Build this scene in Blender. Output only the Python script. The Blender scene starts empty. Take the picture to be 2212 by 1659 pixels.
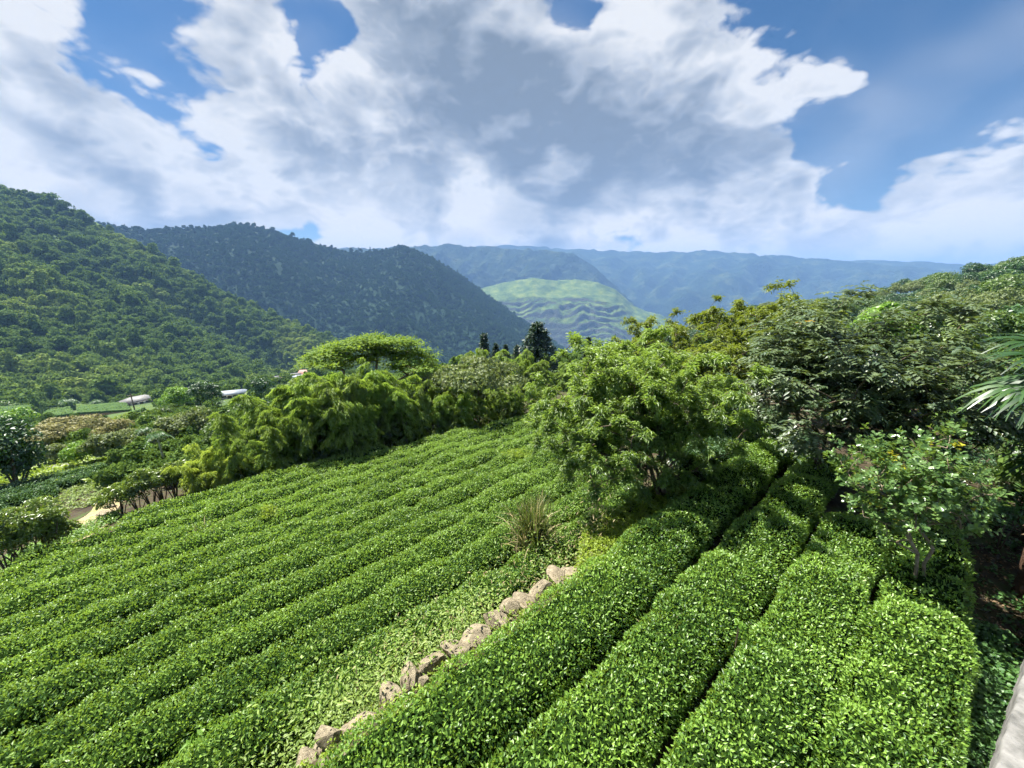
import bpy, bmesh, math, random
import numpy as np
from mathutils import Vector, Matrix, noise as mnoise

# ------------------------------------------------------------------ scene, camera, sky, sun
scene = bpy.context.scene
COL = scene.collection
EYE = 6.3                                   # eye height above the near tea terrace (world z = 0)
FPX = 832.0                                 # focal length in units of a 2212 px wide picture
PITCH = math.atan((829.5 - 612.0) / FPX)
cam_d = bpy.data.cameras.new('camera'); cam = bpy.data.objects.new('camera', cam_d); COL.objects.link(cam)
cam_d.sensor_width = 36.0; cam_d.lens = 36.0 * FPX / 2212.0
cam_d.clip_start = 0.05; cam_d.clip_end = 40000
cam.location = (0, 0, EYE); cam.rotation_euler = (math.pi / 2 - PITCH, 0, 0)
scene.camera = cam

SUN_AZ, SUN_EL = math.radians(-52), math.radians(57)      # azimuth from +Y, negative = left
sun_d = bpy.data.lights.new('sun', 'SUN'); sun_d.energy = 5.0; sun_d.angle = math.radians(0.53); sun_d.color = (1.0, 0.955, 0.88)
sun = bpy.data.objects.new('sun', sun_d); COL.objects.link(sun)
SUN_DIR = Vector((math.sin(SUN_AZ) * math.cos(SUN_EL), math.cos(SUN_AZ) * math.cos(SUN_EL), math.sin(SUN_EL)))
sun.rotation_euler = SUN_DIR.to_track_quat('Z', 'Y').to_euler()

vs = scene.view_settings
vs.view_transform = 'Standard'; vs.look = 'None'; vs.exposure = 1.70; vs.gamma = 1.0
scene.render.engine = 'CYCLES'
cy = scene.cycles
cy.max_bounces = 5; cy.diffuse_bounces = 2; cy.glossy_bounces = 1; cy.transmission_bounces = 3
cy.transparent_max_bounces = 4; cy.volume_bounces = 0; cy.use_denoising = True
cy.caustics_reflective = False; cy.caustics_refractive = False
cy.use_adaptive_sampling = True; cy.adaptive_threshold = 0.02; cy.adaptive_min_samples = 12
cy.sample_clamp_indirect = 6.0


def ray(x, y):
    a = (x - 1106.0) / FPX; b = (y - 829.5) / FPX
    return np.array([a, math.cos(PITCH) - b * math.sin(PITCH), -math.sin(PITCH) - b * math.cos(PITCH)])


class NT:
    """tiny helper for node trees"""
    def __init__(self, tree):
        self.t = tree; self.n = tree.nodes; self.l = tree.links

    def new(self, typ, **kw):
        nd = self.n.new(typ)
        for k, v in kw.items(): setattr(nd, k, v)
        return nd

    def put(self, sock, v):
        if isinstance(v, bpy.types.NodeSocket): self.l.new(v, sock)
        elif v is not None:
            if hasattr(sock.default_value, '__len__') and not hasattr(v, '__len__'): v = [v] * len(sock.default_value)
            if hasattr(v, '__len__') and len(v) == 3 and len(sock.default_value) == 4: v = (*v, 1.0)
            sock.default_value = v

    def m(self, op, a, b=None, c=None, clamp=False):
        nd = self.new('ShaderNodeMath', operation=op, use_clamp=clamp)
        for i, v in enumerate((a, b, c)):
            if v is not None: self.put(nd.inputs[i], v)
        return nd.outputs[0]

    def vm(self, op, a, b=None, out=0):
        nd = self.new('ShaderNodeVectorMath', operation=op)
        self.put(nd.inputs[0], a)
        if b is not None:
            self.put(nd.inputs['Scale'] if op == 'SCALE' else nd.inputs[1], b)
        return nd.outputs[out]

    def ss(self, v, lo, hi, a=0.0, b=1.0):
        nd = self.new('ShaderNodeMapRange', interpolation_type='SMOOTHSTEP')
        for i, q in enumerate((v, lo, hi, a, b)): self.put(nd.inputs[i], q)
        return nd.outputs[0]

    def noise(self, vec, scale, detail=4, rough=0.55, out=0, **kw):
        nd = self.new('ShaderNodeTexNoise')
        for k, v in kw.items(): setattr(nd, k, v)
        if vec is not None: self.l.new(vec, nd.inputs['Vector'])
        nd.inputs['Scale'].default_value = scale; nd.inputs['Detail'].default_value = detail; nd.inputs['Roughness'].default_value = rough
        return nd.outputs[out]

    def mix(self, f, a, b, bt='MIX'):
        nd = self.new('ShaderNodeMix', data_type='RGBA', blend_type=bt)
        self.put(nd.inputs[0], f); self.put(nd.inputs[6], a); self.put(nd.inputs[7], b)
        return nd.outputs[2]

    def ramp(self, f, stops):
        nd = self.new('ShaderNodeValToRGB'); self.put(nd.inputs[0], f)
        e = nd.color_ramp.elements
        while len(e) < len(stops): e.new(0.5)
        for i, (p, c) in enumerate(stops): e[i].position = p; e[i].color = (*c, 1.0)
        return nd.outputs[0]


# ---- world: Nishita sky with a broken cumulus deck
world = bpy.data.worlds.new('World'); scene.world = world; world.use_nodes = True
wt = NT(world.node_tree); wt.n.clear()
sky = wt.new('ShaderNodeTexSky', sky_type='NISHITA'); sky.sun_disc = False
sky.sun_elevation = SUN_EL; sky.sun_rotation = SUN_AZ; sky.altitude = 1300; sky.air_density = 1.0; sky.dust_density = 0.3; sky.ozone_density = 2.0
tc = wt.new('ShaderNodeTexCoord')
D0 = wt.vm('NORMALIZE', tc.outputs['Generated'])
sep = wt.new('ShaderNodeSeparateXYZ'); wt.l.new(D0, sep.inputs[0])
P0 = wt.vm('MULTIPLY', D0, (1.5, 1.5, 2.5))
wn = wt.vm('SUBTRACT', wt.noise(P0, 2.4, 2, 0.5, out=1), (0.5, 0.5, 0.5))
P1 = wt.vm('ADD', wt.vm('ADD', P0, wt.vm('SCALE', wn, 0.14)), (3.7, 1.9, 0.4))
DW = wt.vm('NORMALIZE', wt.vm('ADD', D0, wt.vm('SCALE', wn, 0.30)))


def blob(x, y, rad, amp):
    """a patch of the deck, thicker (amp > 0) or thinner, around a direction of the sky"""
    d = ray(x, y); d /= np.linalg.norm(d)
    dt = wt.vm('DOT_PRODUCT', DW, tuple(d), out=1)
    return wt.ss(dt, math.cos(math.radians(rad)), 1.0, 0.0, amp)


def total(items):
    acc = None
    for it in items: acc = it if acc is None else wt.m('ADD', acc, it)
    return acc


cover = total([blob(*b) for b in (
    (230, 50, 9, -0.5), (320, 140, 10, -0.52), (385, 200, 7, -0.5), (660, 90, 7, -0.6), (710, 10, 5, -0.45), (1190, 5, 6, -0.75), (575, 305, 4, -0.3),
    (1900, 60, 17, -0.6), (2060, 170, 20, -0.95), (1960, 270, 14, -0.6), (1840, 345, 7, -0.5), (2212, 60, 18, -0.5),
    (1200, 330, 34, 0.55), (960, 120, 14, 0.55), (1560, 330, 14, 0.45), (250, 330, 20, 0.5), (60, 180, 16, 0.5), (500, 40, 6, 0.45), (560, 200, 9, 0.35),
    (1500, 100, 15, 0.35), (2080, 450, 18, 0.9), (1900, 500, 13, 0.6), (2200, 380, 10, 0.5), (1850, 110, 5, 0.45), (1870, 190, 5, 0.5), (1960, 20, 8, 0.4), (1650, 500, 22, 0.5), (400, 520, 24, 0.5), (1000, 530, 24, 0.4), (2300, 380, 14, 0.5), (820, 470, 10, 0.8), (1680, 180, 9, 0.5), (1720, 300, 8, 0.4))])
def billow(vec, scale):
    return wt.m('ABSOLUTE', wt.m('SUBTRACT', wt.m('MULTIPLY', wt.noise(vec, scale, 0, 0.5), 2.0), 1.0))


def deck(vec, det):
    """cloud density: a broad body with cauliflower billows on it"""
    f = wt.noise(vec, 2.2, det, 0.58)
    bl = wt.m('ADD', wt.m('MULTIPLY', billow(vec, 4.6), 0.5), wt.m('ADD', wt.m('MULTIPLY', billow(vec, 10.5), 0.3), wt.m('MULTIPLY', billow(vec, 24.0), 0.22)))
    return wt.m('ADD', f, wt.m('MULTIPLY', wt.m('SUBTRACT', bl, 0.25), 0.32))


fa = deck(P1, 7)
Ls = 0.07
fb = deck(wt.vm('ADD', P1, (SUN_DIR.x * Ls * 1.5, SUN_DIR.y * Ls * 1.5, SUN_DIR.z * Ls * 2.5)), 3)        # the same deck one step towards the sun
fs = wt.noise(P1, 2.2, 2, 0.5)
dens = wt.m('ADD', wt.m('ADD', wt.m('MULTIPLY', wt.m('SUBTRACT', fa, 0.47), 4.4), 0.10), cover)
mask = wt.m('MAXIMUM', wt.ss(dens, 0.0, 0.44), wt.ss(fs, 0.40, 0.72, 0.0, 0.28))
lit = wt.m('ADD', 0.42, wt.m('MULTIPLY', wt.m('SUBTRACT', fa, fb), 4.6), clamp=True)
dark = total([blob(*b) for b in (
    (1330, 420, 18, 0.8), (1000, 390, 16, 0.75), (1000, 110, 16, 0.35), (300, 390, 11, 0.85), (60, 330, 12, 0.1), (1640, 430, 14, 0.7), (1480, 230, 14, 0.25),
    (1100, 280, 16, 0.3), (860, 235, 7, -0.55), (1190, 120, 8, -0.4), (1340, 200, 5, -0.3), (430, 270, 9, -0.3), (1380, 530, 13, -0.9), (1080, 500, 9, -0.8), (1600, 540, 10, -0.6), (1800, 540, 20, -0.4), (700, 510, 10, -0.4), (1740, 230, 9, -0.3),
    (2060, 430, 17, -0.2), (480, 470, 12, -0.2), (640, 260, 9, -0.25), (500, 60, 10, -0.1), (850, 380, 5, -0.4), (40, 120, 14, -0.35))])
thick = wt.ss(wt.m('ADD', wt.m('ADD', wt.m('MULTIPLY', wt.m('SUBTRACT', fs, 0.47), 2.6), wt.m('MULTIPLY', wt.m('MINIMUM', dens, 1.0), 0.55)), wt.m('ADD', dark, 0.30)), -0.1, 2.1)
shade = wt.m('ADD', wt.m('MULTIPLY', thick, 0.80), wt.m('ADD', wt.m('MULTIPLY', wt.m('SUBTRACT', 0.42, lit), 0.8), wt.m('MULTIPLY', wt.m('SUBTRACT', fa, 0.52), 1.3)), clamp=True)
ccol = wt.ramp(shade, [(0.0, (.90, .905, .91)), (0.25, (.68, .715, .76)), (0.6, (.42, .475, .555)), (1.0, (.235, .29, .37))])
ccol = wt.mix(wt.ss(sep.outputs[2], 0.02, 0.24), wt.vm('MULTIPLY', ccol, (1.42, 1.26, 1.06)), ccol)     # low far clouds brightened and warmed to offset the haze in front
ccol = wt.vm('SCALE', ccol, 6.2)
sat = wt.new('ShaderNodeHueSaturation'); sat.inputs['Saturation'].default_value = 1.3; sat.inputs['Value'].default_value = 0.58
wt.l.new(sky.outputs[0], sat.inputs['Color'])
wmix = wt.mix(mask, sat.outputs[0], ccol)
bg = wt.new('ShaderNodeBackground'); bg.inputs['Strength'].default_value = 0.0505; wt.l.new(wmix, bg.inputs['Color'])
wo = wt.new('ShaderNodeOutputWorld'); wt.l.new(bg.outputs[0], wo.inputs['Surface'])

# ------------------------------------------------------------------ helpers
R = np.random.default_rng(11)
AZR = math.radians(49.0)
DS = np.array([math.sin(AZR), math.cos(AZR)])          # along the tea rows
DT = np.array([-math.cos(AZR), math.sin(AZR)])         # downhill, across the rows


def st(x, y): return x * DS[0] + y * DS[1], x * DT[0] + y * DT[1]
def xy(s, t): return s * DS[0] + t * DT[0], s * DS[1] + t * DT[1]
def sstep(v, a, b):
    q = np.clip((np.asarray(v, float) - a) / (b - a), 0, 1); return q * q * (3 - 2 * q)


def vnoise(x, y, seed=0):
    """cheap smooth value noise on arrays, about -1..1"""
    x = np.asarray(x, float); y = np.asarray(y, float)
    xi = np.floor(x); yi = np.floor(y); fx = x - xi; fy = y - yi
    fx = fx * fx * (3 - 2 * fx); fy = fy * fy * (3 - 2 * fy)

    def h(i, j):
        v = np.sin(i * 127.1 + j * 311.7 + seed * 74.7) * 43758.5453
        return (v - np.floor(v)) * 2 - 1
    return (h(xi, yi) * (1 - fx) + h(xi + 1, yi) * fx) * (1 - fy) + (h(xi, yi + 1) * (1 - fx) + h(xi + 1, yi + 1) * fx) * fy


def fbm(x, y, oct=4, seed=0, gain=0.5):
    a = 1.0; tot = 0.0; f = 1.0
    for i in range(oct):
        tot = tot + a * vnoise(np.asarray(x) * f + 17.3 * i, np.asarray(y) * f - 9.1 * i, seed + i); a *= gain; f *= 2.03
    return tot


WALL_T = 4.75


def ground(x, y):
    """height of the terrain"""
    x = np.asarray(x, float); y = np.asarray(y, float)
    s, t = st(x, y)
    near = 0.03 * fbm(s * 0.9, t * 0.9, 3, 3)
    low = -0.7 - 0.15 * np.minimum(t, 40) - 0.2 * np.clip(t - 40, 0, 300) - 0.3 * np.clip(t - 340, 0, 1700)
    wend = sstep(s, 11.0, 15.0)
    we = WALL_T + .75 * sstep(s, 5.9, 7.4)
    k = sstep(t, we - 0.12, we + 0.10) * (1 - wend) + sstep(t, 4.0, 9.0) * wend
    z = (low * k) * 1.0 + near
    back = np.clip(-1.6 - t, 0, 400)
    z = z + 0.05 * np.minimum(back, 60) * sstep(back, 0, 8)
    big = np.hypot(x, y); az = np.arctan2(x, y)
    z = z - .16 * np.clip(big - 62, 0, 1500) * sstep(az, -.40, -.16) * (1 - sstep(az, .62, .8))
    z = z + sstep(big, 45, 140) * 1.6 * fbm(x / 26, y / 26, 3, 5)
    return z


def at_d(x, y, d):
    r = ray(x, y); k = d / math.hypot(r[0], r[1]); return np.array([r[0] * k, r[1] * k, EYE + r[2] * k])


KS = 1.0 * 1.006 ** np.arange(1330)


def hit(x, y, lift=0.0):
    """where the sight line through a picture point meets the terrain"""
    r = ray(x, y); zz_ = EYE + r[2] * KS - ground(r[0] * KS, r[1] * KS) - lift
    i = int(np.argmax(zz_ < 0)) if (zz_ < 0).any() else len(KS) - 1
    k = KS[i]
    if 0 < i < len(KS) - 1: k = KS[i - 1] + (KS[i] - KS[i - 1]) * zz_[i - 1] / (zz_[i - 1] - zz_[i])
    return np.array([r[0] * k, r[1] * k, EYE + r[2] * k])


def top_at(p, ytop, x):
    """height above p of the picture line y = ytop at p's distance"""
    r = ray(x, ytop); k = math.hypot(p[0], p[1]) / math.hypot(r[0], r[1]); return EYE + r[2] * k - p[2]


def tag(o, label=None, cat=None, group=None, kind=None):
    if label: o['label'] = label
    if cat: o['category'] = cat
    if group: o['group'] = group
    if kind: o['kind'] = kind
    return o


def link(o, parent=None):
    COL.objects.link(o)
    if parent is not None: o.parent = parent
    return o


def mesh(name, V, groups, mat=None, tint=None, smooth=False):
    """groups: list of (n,k) index arrays. tint: one value per face"""
    me = bpy.data.meshes.new(name)
    V = np.asarray(V, np.float32).reshape(-1, 3)
    groups = [np.asarray(g, np.int32) for g in groups if len(g)]
    me.vertices.add(len(V)); me.vertices.foreach_set('co', V.ravel())
    nl = sum(g.size for g in groups); nf = sum(len(g) for g in groups)
    me.loops.add(nl); me.polygons.add(nf)
    me.loops.foreach_set('vertex_index', np.concatenate([g.ravel() for g in groups]))
    tot = np.concatenate([np.full(len(g), g.shape[1], np.int32) for g in groups])
    me.polygons.foreach_set('loop_start', np.concatenate([[0], np.cumsum(tot)[:-1]]).astype(np.int32))
    if smooth: me.polygons.foreach_set('use_smooth', np.ones(nf, bool))
    if tint is not None:
        at = me.attributes.new('tint', 'FLOAT', 'FACE'); at.data.foreach_set('value', np.asarray(tint, np.float32))
    if mat is not None: me.materials.append(mat)
    me.update(calc_edges=True)
    return me


def obj(name, me, parent=None, loc=None, rotz=0.0, scale=None):
    o = bpy.data.objects.new(name, me); link(o, parent)
    if loc is not None: o.location = tuple(float(v) for v in loc)
    o.rotation_euler = (0, 0, rotz)
    if scale is not None: o.scale = (scale,) * 3 if not hasattr(scale, '__len__') else scale
    return o


def thing(name, label, cat, loc=(0, 0, 0), rotz=0.0, group=None, scale=None):
    o = bpy.data.objects.new(name, None); o.empty_display_size = 0.3; link(o)
    o.location = tuple(float(v) for v in loc); o.rotation_euler = (0, 0, rotz)
    if scale is not None: o.scale = (scale,) * 3 if not hasattr(scale, '__len__') else scale
    return tag(o, label, cat, group)


def unit(v): return v / np.maximum(np.linalg.norm(v, axis=-1, keepdims=True), 1e-9)
def rnd(n, rg=None): return unit((rg or R).normal(size=(n, 3)))


class Bag:
    """collects vertices and faces of one mesh"""
    def __init__(self): self.v = []; self.q = []; self.t = []; self.tq = []; self.tt = []; self.n = 0

    def add(self, V, quads=None, tris=None, tint=0.5):
        V = np.asarray(V, float).reshape(-1, 3)
        for F, lst, tl in ((quads, self.q, self.tq), (tris, self.t, self.tt)):
            if F is not None and len(F):
                F = np.asarray(F); lst.append(F + self.n); tl.append(np.broadcast_to(np.asarray(tint, float), (len(F),)))
        self.v.append(V); self.n += len(V)

    def mesh(self, name, mat, smooth=False):
        gs = []; ti = []
        if self.q: gs.append(np.concatenate(self.q)); ti.append(np.concatenate(self.tq))
        if self.t: gs.append(np.concatenate(self.t)); ti.append(np.concatenate(self.tt))
        return mesh(name, np.concatenate(self.v), gs, mat, np.concatenate(ti), smooth)

    def leaves(self, P, D, N, L, W, tint=0.5, kind='q', fold=0.18, droop=0.0):
        n = len(P); D = unit(D); S = unit(np.cross(D, N)); N = np.cross(S, D)
        L = np.broadcast_to(np.asarray(L, float), (n,))[:, None]; W = np.broadcast_to(np.asarray(W, float), (n,))[:, None]
        tint = np.broadcast_to(np.asarray(tint, float), (n,)); dz = np.array([0, 0, -1.0]) * droop
        if kind == 'q':
            v = np.stack([P, P + .45 * L * D + .5 * W * S + fold * W * N, P + L * D + L * dz, P + .45 * L * D - .5 * W * S + fold * W * N], 1)
            b = np.arange(n)[:, None] * 4
            self.add(v, tris=np.concatenate([b + [0, 1, 2], b + [0, 2, 3]]), tint=np.concatenate([tint, tint]))
        else:
            a1, w1, a2, w2 = (.28, .46, .66, .42) if kind == 'l' else (.45, .36, .78, .5)
            v = np.stack([P, P + a1 * L * D + w1 * W * S + fold * W * N + a1 * a1 * L * dz, P + a2 * L * D + w2 * W * S + fold * W * N + a2 * a2 * L * dz,
                          P + L * D + L * dz, P + a2 * L * D - w2 * W * S + fold * W * N + a2 * a2 * L * dz, P + a1 * L * D - w1 * W * S + fold * W * N + a1 * a1 * L * dz], 1)
            b = np.arange(n)[:, None] * 6
            self.add(v, quads=np.concatenate([b + [0, 1, 2, 3], b + [0, 3, 4, 5]]), tint=np.concatenate([tint, tint]))

    def tube(self, pts, rad, sides=6, tint=0.5, cap=True):
        pts = np.asarray(pts, float); k = len(pts); rad = np.broadcast_to(np.asarray(rad, float), (k,))
        tg = unit(np.gradient(pts, axis=0)); ref = np.array([0.31, 0.17, 0.93]) if abs(tg[0][2]) < .9 else np.array([1.0, .1, 0])
        a = unit(np.cross(tg, ref)); b = np.cross(tg, a)
        th = np.arange(sides) * 2 * math.pi / sides
        V = pts[:, None] + rad[:, None, None] * (np.cos(th)[None, :, None] * a[:, None] + np.sin(th)[None, :, None] * b[:, None])
        i = np.arange(k - 1)[:, None] * sides; j = np.arange(sides)[None]; j2 = (j + 1) % sides
        Q = np.stack([i + j, i + j2, i + sides + j2, i + sides + j], -1).reshape(-1, 4)
        base = self.n
        self.add(V.reshape(-1, 3), quads=Q, tint=tint)
        if cap:
            self.add(pts[-1:] + tg[-1:] * rad[-1] * .3)
            self.t.append(np.stack([base + (k - 1) * sides + j[0], base + (k - 1) * sides + j2[0], np.full(sides, self.n - 1)], 1)); self.tt.append(np.full(sides, tint if np.isscalar(tint) else .5))

    def frusta(self, A, B, r0, r1, sides, tint=.5):
        n = len(A)
        if not n: return
        tg = unit(B - A); ref = np.where(np.abs(tg[:, 2:]) < .9, [[.31, .17, .93]], [[1.0, .1, 0]]); a = unit(np.cross(tg, ref)); b = np.cross(tg, a)
        th = np.arange(sides) * 2 * math.pi / sides
        ring = np.cos(th)[None, :, None] * a[:, None] + np.sin(th)[None, :, None] * b[:, None]
        V = np.concatenate([A[:, None] + ring * r0[:, None, None], B[:, None] + ring * r1[:, None, None]], 1)
        i = np.arange(n)[:, None] * 2 * sides; j = np.arange(sides)[None]; j2 = (j + 1) % sides
        self.add(V.reshape(-1, 3), quads=np.stack([i + j, i + j2, i + sides + j2, i + sides + j], -1).reshape(-1, 4), tint=tint)

    def box(self, lo, hi, tint=0.5):
        x0, y0, z0 = lo; x1, y1, z1 = hi
        V = [(x0, y0, z0), (x1, y0, z0), (x1, y1, z0), (x0, y1, z0), (x0, y0, z1), (x1, y0, z1), (x1, y1, z1), (x0, y1, z1)]
        self.add(V, quads=[(0, 3, 2, 1), (4, 5, 6, 7), (0, 1, 5, 4), (1, 2, 6, 5), (2, 3, 7, 6), (3, 0, 4, 7)], tint=tint)

    def strips(self, pts, width, side, tint=0.5):
        """pts (n,k,3) centre lines, width (n,k) or (k,), side (n,3): flat blades"""
        n, k, _ = pts.shape; width = np.broadcast_to(np.asarray(width, float), (n, k))
        side = unit(side)[:, None]
        V = np.stack([pts - side * width[..., None] / 2, pts + side * width[..., None] / 2], 2)     # n,k,2,3
        b = np.arange(n)[:, None] * (2 * k) + np.arange(k - 1)[None] * 2
        Q = np.stack([b, b + 1, b + 3, b + 2], -1).reshape(-1, 4)
        tint = np.repeat(np.broadcast_to(np.asarray(tint, float), (n,)), k - 1)
        self.add(V.reshape(-1, 3), quads=Q, tint=tint)


# ------------------------------------------------------------------ materials
def mat_new(name):
    m = bpy.data.materials.new(name); m.use_nodes = True; t = NT(m.node_tree); t.n.clear()
    out = t.new('ShaderNodeOutputMaterial'); return m, t, out


def principled(t, col, rough=0.6, spec=0.5, normal=None):
    p = t.new('ShaderNodeBsdfPrincipled'); t.put(p.inputs['Base Color'], col); t.put(p.inputs['Roughness'], rough); t.put(p.inputs['Specular IOR Level'], spec)
    if normal is not None: t.l.new(normal, p.inputs['Normal'])
    return p.outputs[0]


def bump(t, h, strength=0.5, dist=0.05):
    b = t.new('ShaderNodeBump'); b.inputs['Strength'].default_value = strength; b.inputs['Distance'].default_value = dist
    t.l.new(h, b.inputs['Height']); return b.outputs[0]


def leafmat(name, dark, light, trans, rough=0.45, tw=0.35, spec=0.5, var=None, pos=None):
    """leaf: colour runs dark-light by the leaf's own tint; var = (colour, amount) mixed in per object; pos = (colour, scale, lo, hi) patches"""
    m, t, out = mat_new(name)
    at = t.new('ShaderNodeAttribute', attribute_name='tint')
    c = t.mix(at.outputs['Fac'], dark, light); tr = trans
    if var:
        oi = t.new('ShaderNodeObjectInfo'); f = t.m('MULTIPLY', oi.outputs['Random'], var[1]); c = t.mix(f, c, var[0])
    if pos:
        oi2 = t.new('ShaderNodeObjectInfo'); nz = t.noise(oi2.outputs['Location'], pos[1], 3, 0.6); c = t.mix(t.ss(nz, pos[2], pos[3]), c, pos[0])
    trc = t.mix(0.5, c, trans) if (var or pos) else t.mix(at.outputs['Fac'], tuple(v * .7 for v in trans), trans)
    p = principled(t, c, rough, spec)
    tl = t.new('ShaderNodeBsdfTranslucent'); t.put(tl.inputs['Color'], trc)
    mx = t.new('ShaderNodeMixShader'); mx.inputs[0].default_value = tw
    t.l.new(p, mx.inputs[1]); t.l.new(tl.outputs[0], mx.inputs[2]); t.l.new(mx.outputs[0], out.inputs['Surface'])
    return m


def surf(name, stops, scale, rough=0.8, bstr=0.4, bdist=0.05, detail=6, bscale=None, coord='Object', spec=0.3):
    m, t, out = mat_new(name); tcn = t.new('ShaderNodeTexCoord')
    n = t.noise(tcn.outputs[coord], scale, detail, 0.62); c = t.ramp(n, stops)
    n2 = t.noise(tcn.outputs[coord], bscale or scale * 3, 5, 0.6)
    t.l.new(principled(t, c, rough, spec, bump(t, n2, bstr, bdist)), out.inputs['Surface']); return m


M = {}
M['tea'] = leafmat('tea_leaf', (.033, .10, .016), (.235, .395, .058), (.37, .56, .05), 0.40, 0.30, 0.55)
M['tea_far'] = leafmat('tea_leaf_lower', (.036, .105, .02), (.25, .405, .066), (.37, .56, .055), 0.46, 0.30, 0.5)
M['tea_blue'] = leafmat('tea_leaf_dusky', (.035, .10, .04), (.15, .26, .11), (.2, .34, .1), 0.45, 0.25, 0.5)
M['plot_tea'] = leafmat('plot_tea_leaf', (.05, .10, .035), (.13, .2, .07), (.1, .2, .05), 1.0, 0.1, 0.0)
M['tea_core'] = surf('tea_twigs', [(.3, (.006, .012, .003)), (.7, (.02, .045, .008))], 14, 1.0, .6, spec=0.0)
M['bark'] = surf('bark', [(.3, (.045, .032, .02)), (.55, (.12, .095, .06)), (.75, (.2, .17, .12))], 9, .85, .8, .02)
M['bark_pale'] = surf('bark_pale', [(.3, (.12, .09, .055)), (.55, (.24, .19, .13)), (.75, (.36, .31, .24))], 7, .85, .8, .02)
M['feathery'] = leafmat('feathery_leaf', (.04, .08, .014), (.19, .235, .03), (.3, .38, .03), 0.45, 0.36, 0.4)
M['peach'] = leafmat('peach_leaf', (.036, .10, .022), (.215, .325, .055), (.34, .5, .055), 0.40, 0.36, 0.5)
M['longan'] = leafmat('longan_leaf', (.025, .065, .022), (.15, .20, .09), (.22, .3, .05), 0.42, 0.22, 1.0)
M['round'] = leafmat('round_leaf', (.04, .10, .03), (.17, .28, .08), (.30, .45, .06), 0.3, 0.3, 0.6)
M['yellow'] = leafmat('yellow_leaf', (.35, .38, .02), (.62, .55, .05), (.6, .55, .05), 0.45, 0.35)
M['lime'] = leafmat('lime_leaf', (.12, .22, .02), (.30, .40, .04), (.36, .48, .04), 0.5, 0.4)
M['bamboo'] = leafmat('bamboo_leaf', (.045, .125, .022), (.25, .38, .06), (.42, .6, .06), 0.5, 0.44, 0.4, var=((.2, .17, .05), 0.28))
M['bamboo_bright'] = leafmat('bamboo_bright_leaf', (.12, .22, .03), (.36, .46, .08), (.52, .64, .08), 0.5, 0.45, 0.4)
M['culm'] = surf('bamboo_culm', [(.3, (.09, .12, .03)), (.7, (.22, .2, .08))], 3, .5, .2)
M['albizia'] = leafmat('umbrella_leaf', (.05, .125, .018), (.2, .3, .04), (.34, .48, .04), 0.65, 0.38, 0.15)
M['greybush'] = leafmat('grey_green_leaf', (.055, .095, .035), (.19, .235, .085), (.26, .33, .08), 0.6, 0.3, 0.4)
M['conifer'] = leafmat('conifer_needle', (.012, .035, .018), (.045, .09, .04), (.05, .11, .03), 0.5, 0.15, 0.4)
M['broad'] = leafmat('broad_tree_leaf', (.028, .075, .02), (.13, .21, .045), (.2, .33, .04), 0.45, 0.28, 0.45, var=((.11, .16, .04), 0.6))
M['broad_dark'] = leafmat('dark_tree_leaf', (.015, .052, .02), (.07, .145, .045), (.08, .18, .03), 0.42, 0.22, 0.5)
M['tan'] = leafmat('tan_leaf', (.15, .16, .065), (.36, .34, .16), (.4, .38, .14), 0.6, 0.3, 0.3)
M['bright'] = leafmat('bright_leaf', (.07, .17, .02), (.2, .36, .05), (.28, .46, .05), 0.45, 0.36, 0.45)
M['camellia'] = leafmat('camellia_leaf', (.03, .08, .02), (.19, .27, .05), (.3, .42, .04), 0.35, 0.28, 0.5)
M['forest'] = leafmat('hill_wood_leaf', (.035, .09, .024), (.175, .265, .06), (.25, .38, .055), 0.8, 0.24, 0.05, var=((.07, .13, .03), 0.6), pos=((.26, .33, .075), .012, .50, .66))
M['forest_dark'] = leafmat('hill_wood_leaf_shaded', (.012, .042, .018), (.055, .115, .036), (.07, .15, .03), 0.85, 0.15, 0.05, var=((.03, .06, .025), 0.6), pos=((.10, .15, .05), .006, .56, .72))  # darker copy of the hill wood colour, with cloud shadow put into it
M['weed'] = leafmat('weed_leaf', (.09, .17, .03), (.26, .36, .07), (.32, .42, .06), 0.5, 0.35, 0.4)
M['cover'] = leafmat('creeper_leaf', (.10, .17, .02), (.30, .40, .03), (.36, .46, .03), 0.5, 0.35, 0.4)
M['vine'] = leafmat('vine_leaf', (.03, .09, .03), (.10, .21, .05), (.16, .3, .04), 0.42, 0.3, 0.45)
M['palm'] = leafmat('palm_leaf', (.014, .048, .014), (.055, .12, .03), (.09, .17, .03), 0.36, 0.2, 0.55)
M['palm_trunk'] = surf('palm_fibre', [(.3, (.03, .016, .008)), (.6, (.1, .055, .03)), (.8, (.18, .12, .07))], 22, .95, 1.0, .04)
M['areca'] = surf('areca_trunk', [(.3, (.25, .24, .18)), (.7, (.45, .43, .35))], 5, .8, .3)
M['reed'] = leafmat('reed_blade', (.05, .085, .02), (.2, .24, .06), (.2, .26, .05), 0.45, 0.3, 0.4)
M['straw'] = leafmat('straw_blade', (.33, .26, .12), (.58, .5, .28), (.5, .42, .2), 0.6, 0.3, 0.3)
M['litter'] = leafmat('dead_leaf', (.10, .06, .03), (.32, .23, .13), (.2, .15, .07), 0.7, 0.1, 0.2)
M['stone'] = surf('field_stone', [(.28, (.10, .085, .065)), (.42, (.18, .15, .1)), (.6, (.30, .255, .17)), (.78, (.41, .36, .26))], 3.2, .88, .9, .03, 8, 14)
M['concrete'] = surf('weathered_concrete', [(.3, (.07, .07, .066)), (.48, (.15, .148, .14)), (.7, (.24, .237, .225))], 4, .9, .8, .012, 8, 40)
M['dirt'] = surf('path_earth', [(.3, (.2, .15, .08)), (.5, (.33, .26, .15)), (.62, (.2, .22, .07)), (.78, (.42, .36, .24))], 1.6, .95, .5, .03)
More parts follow.
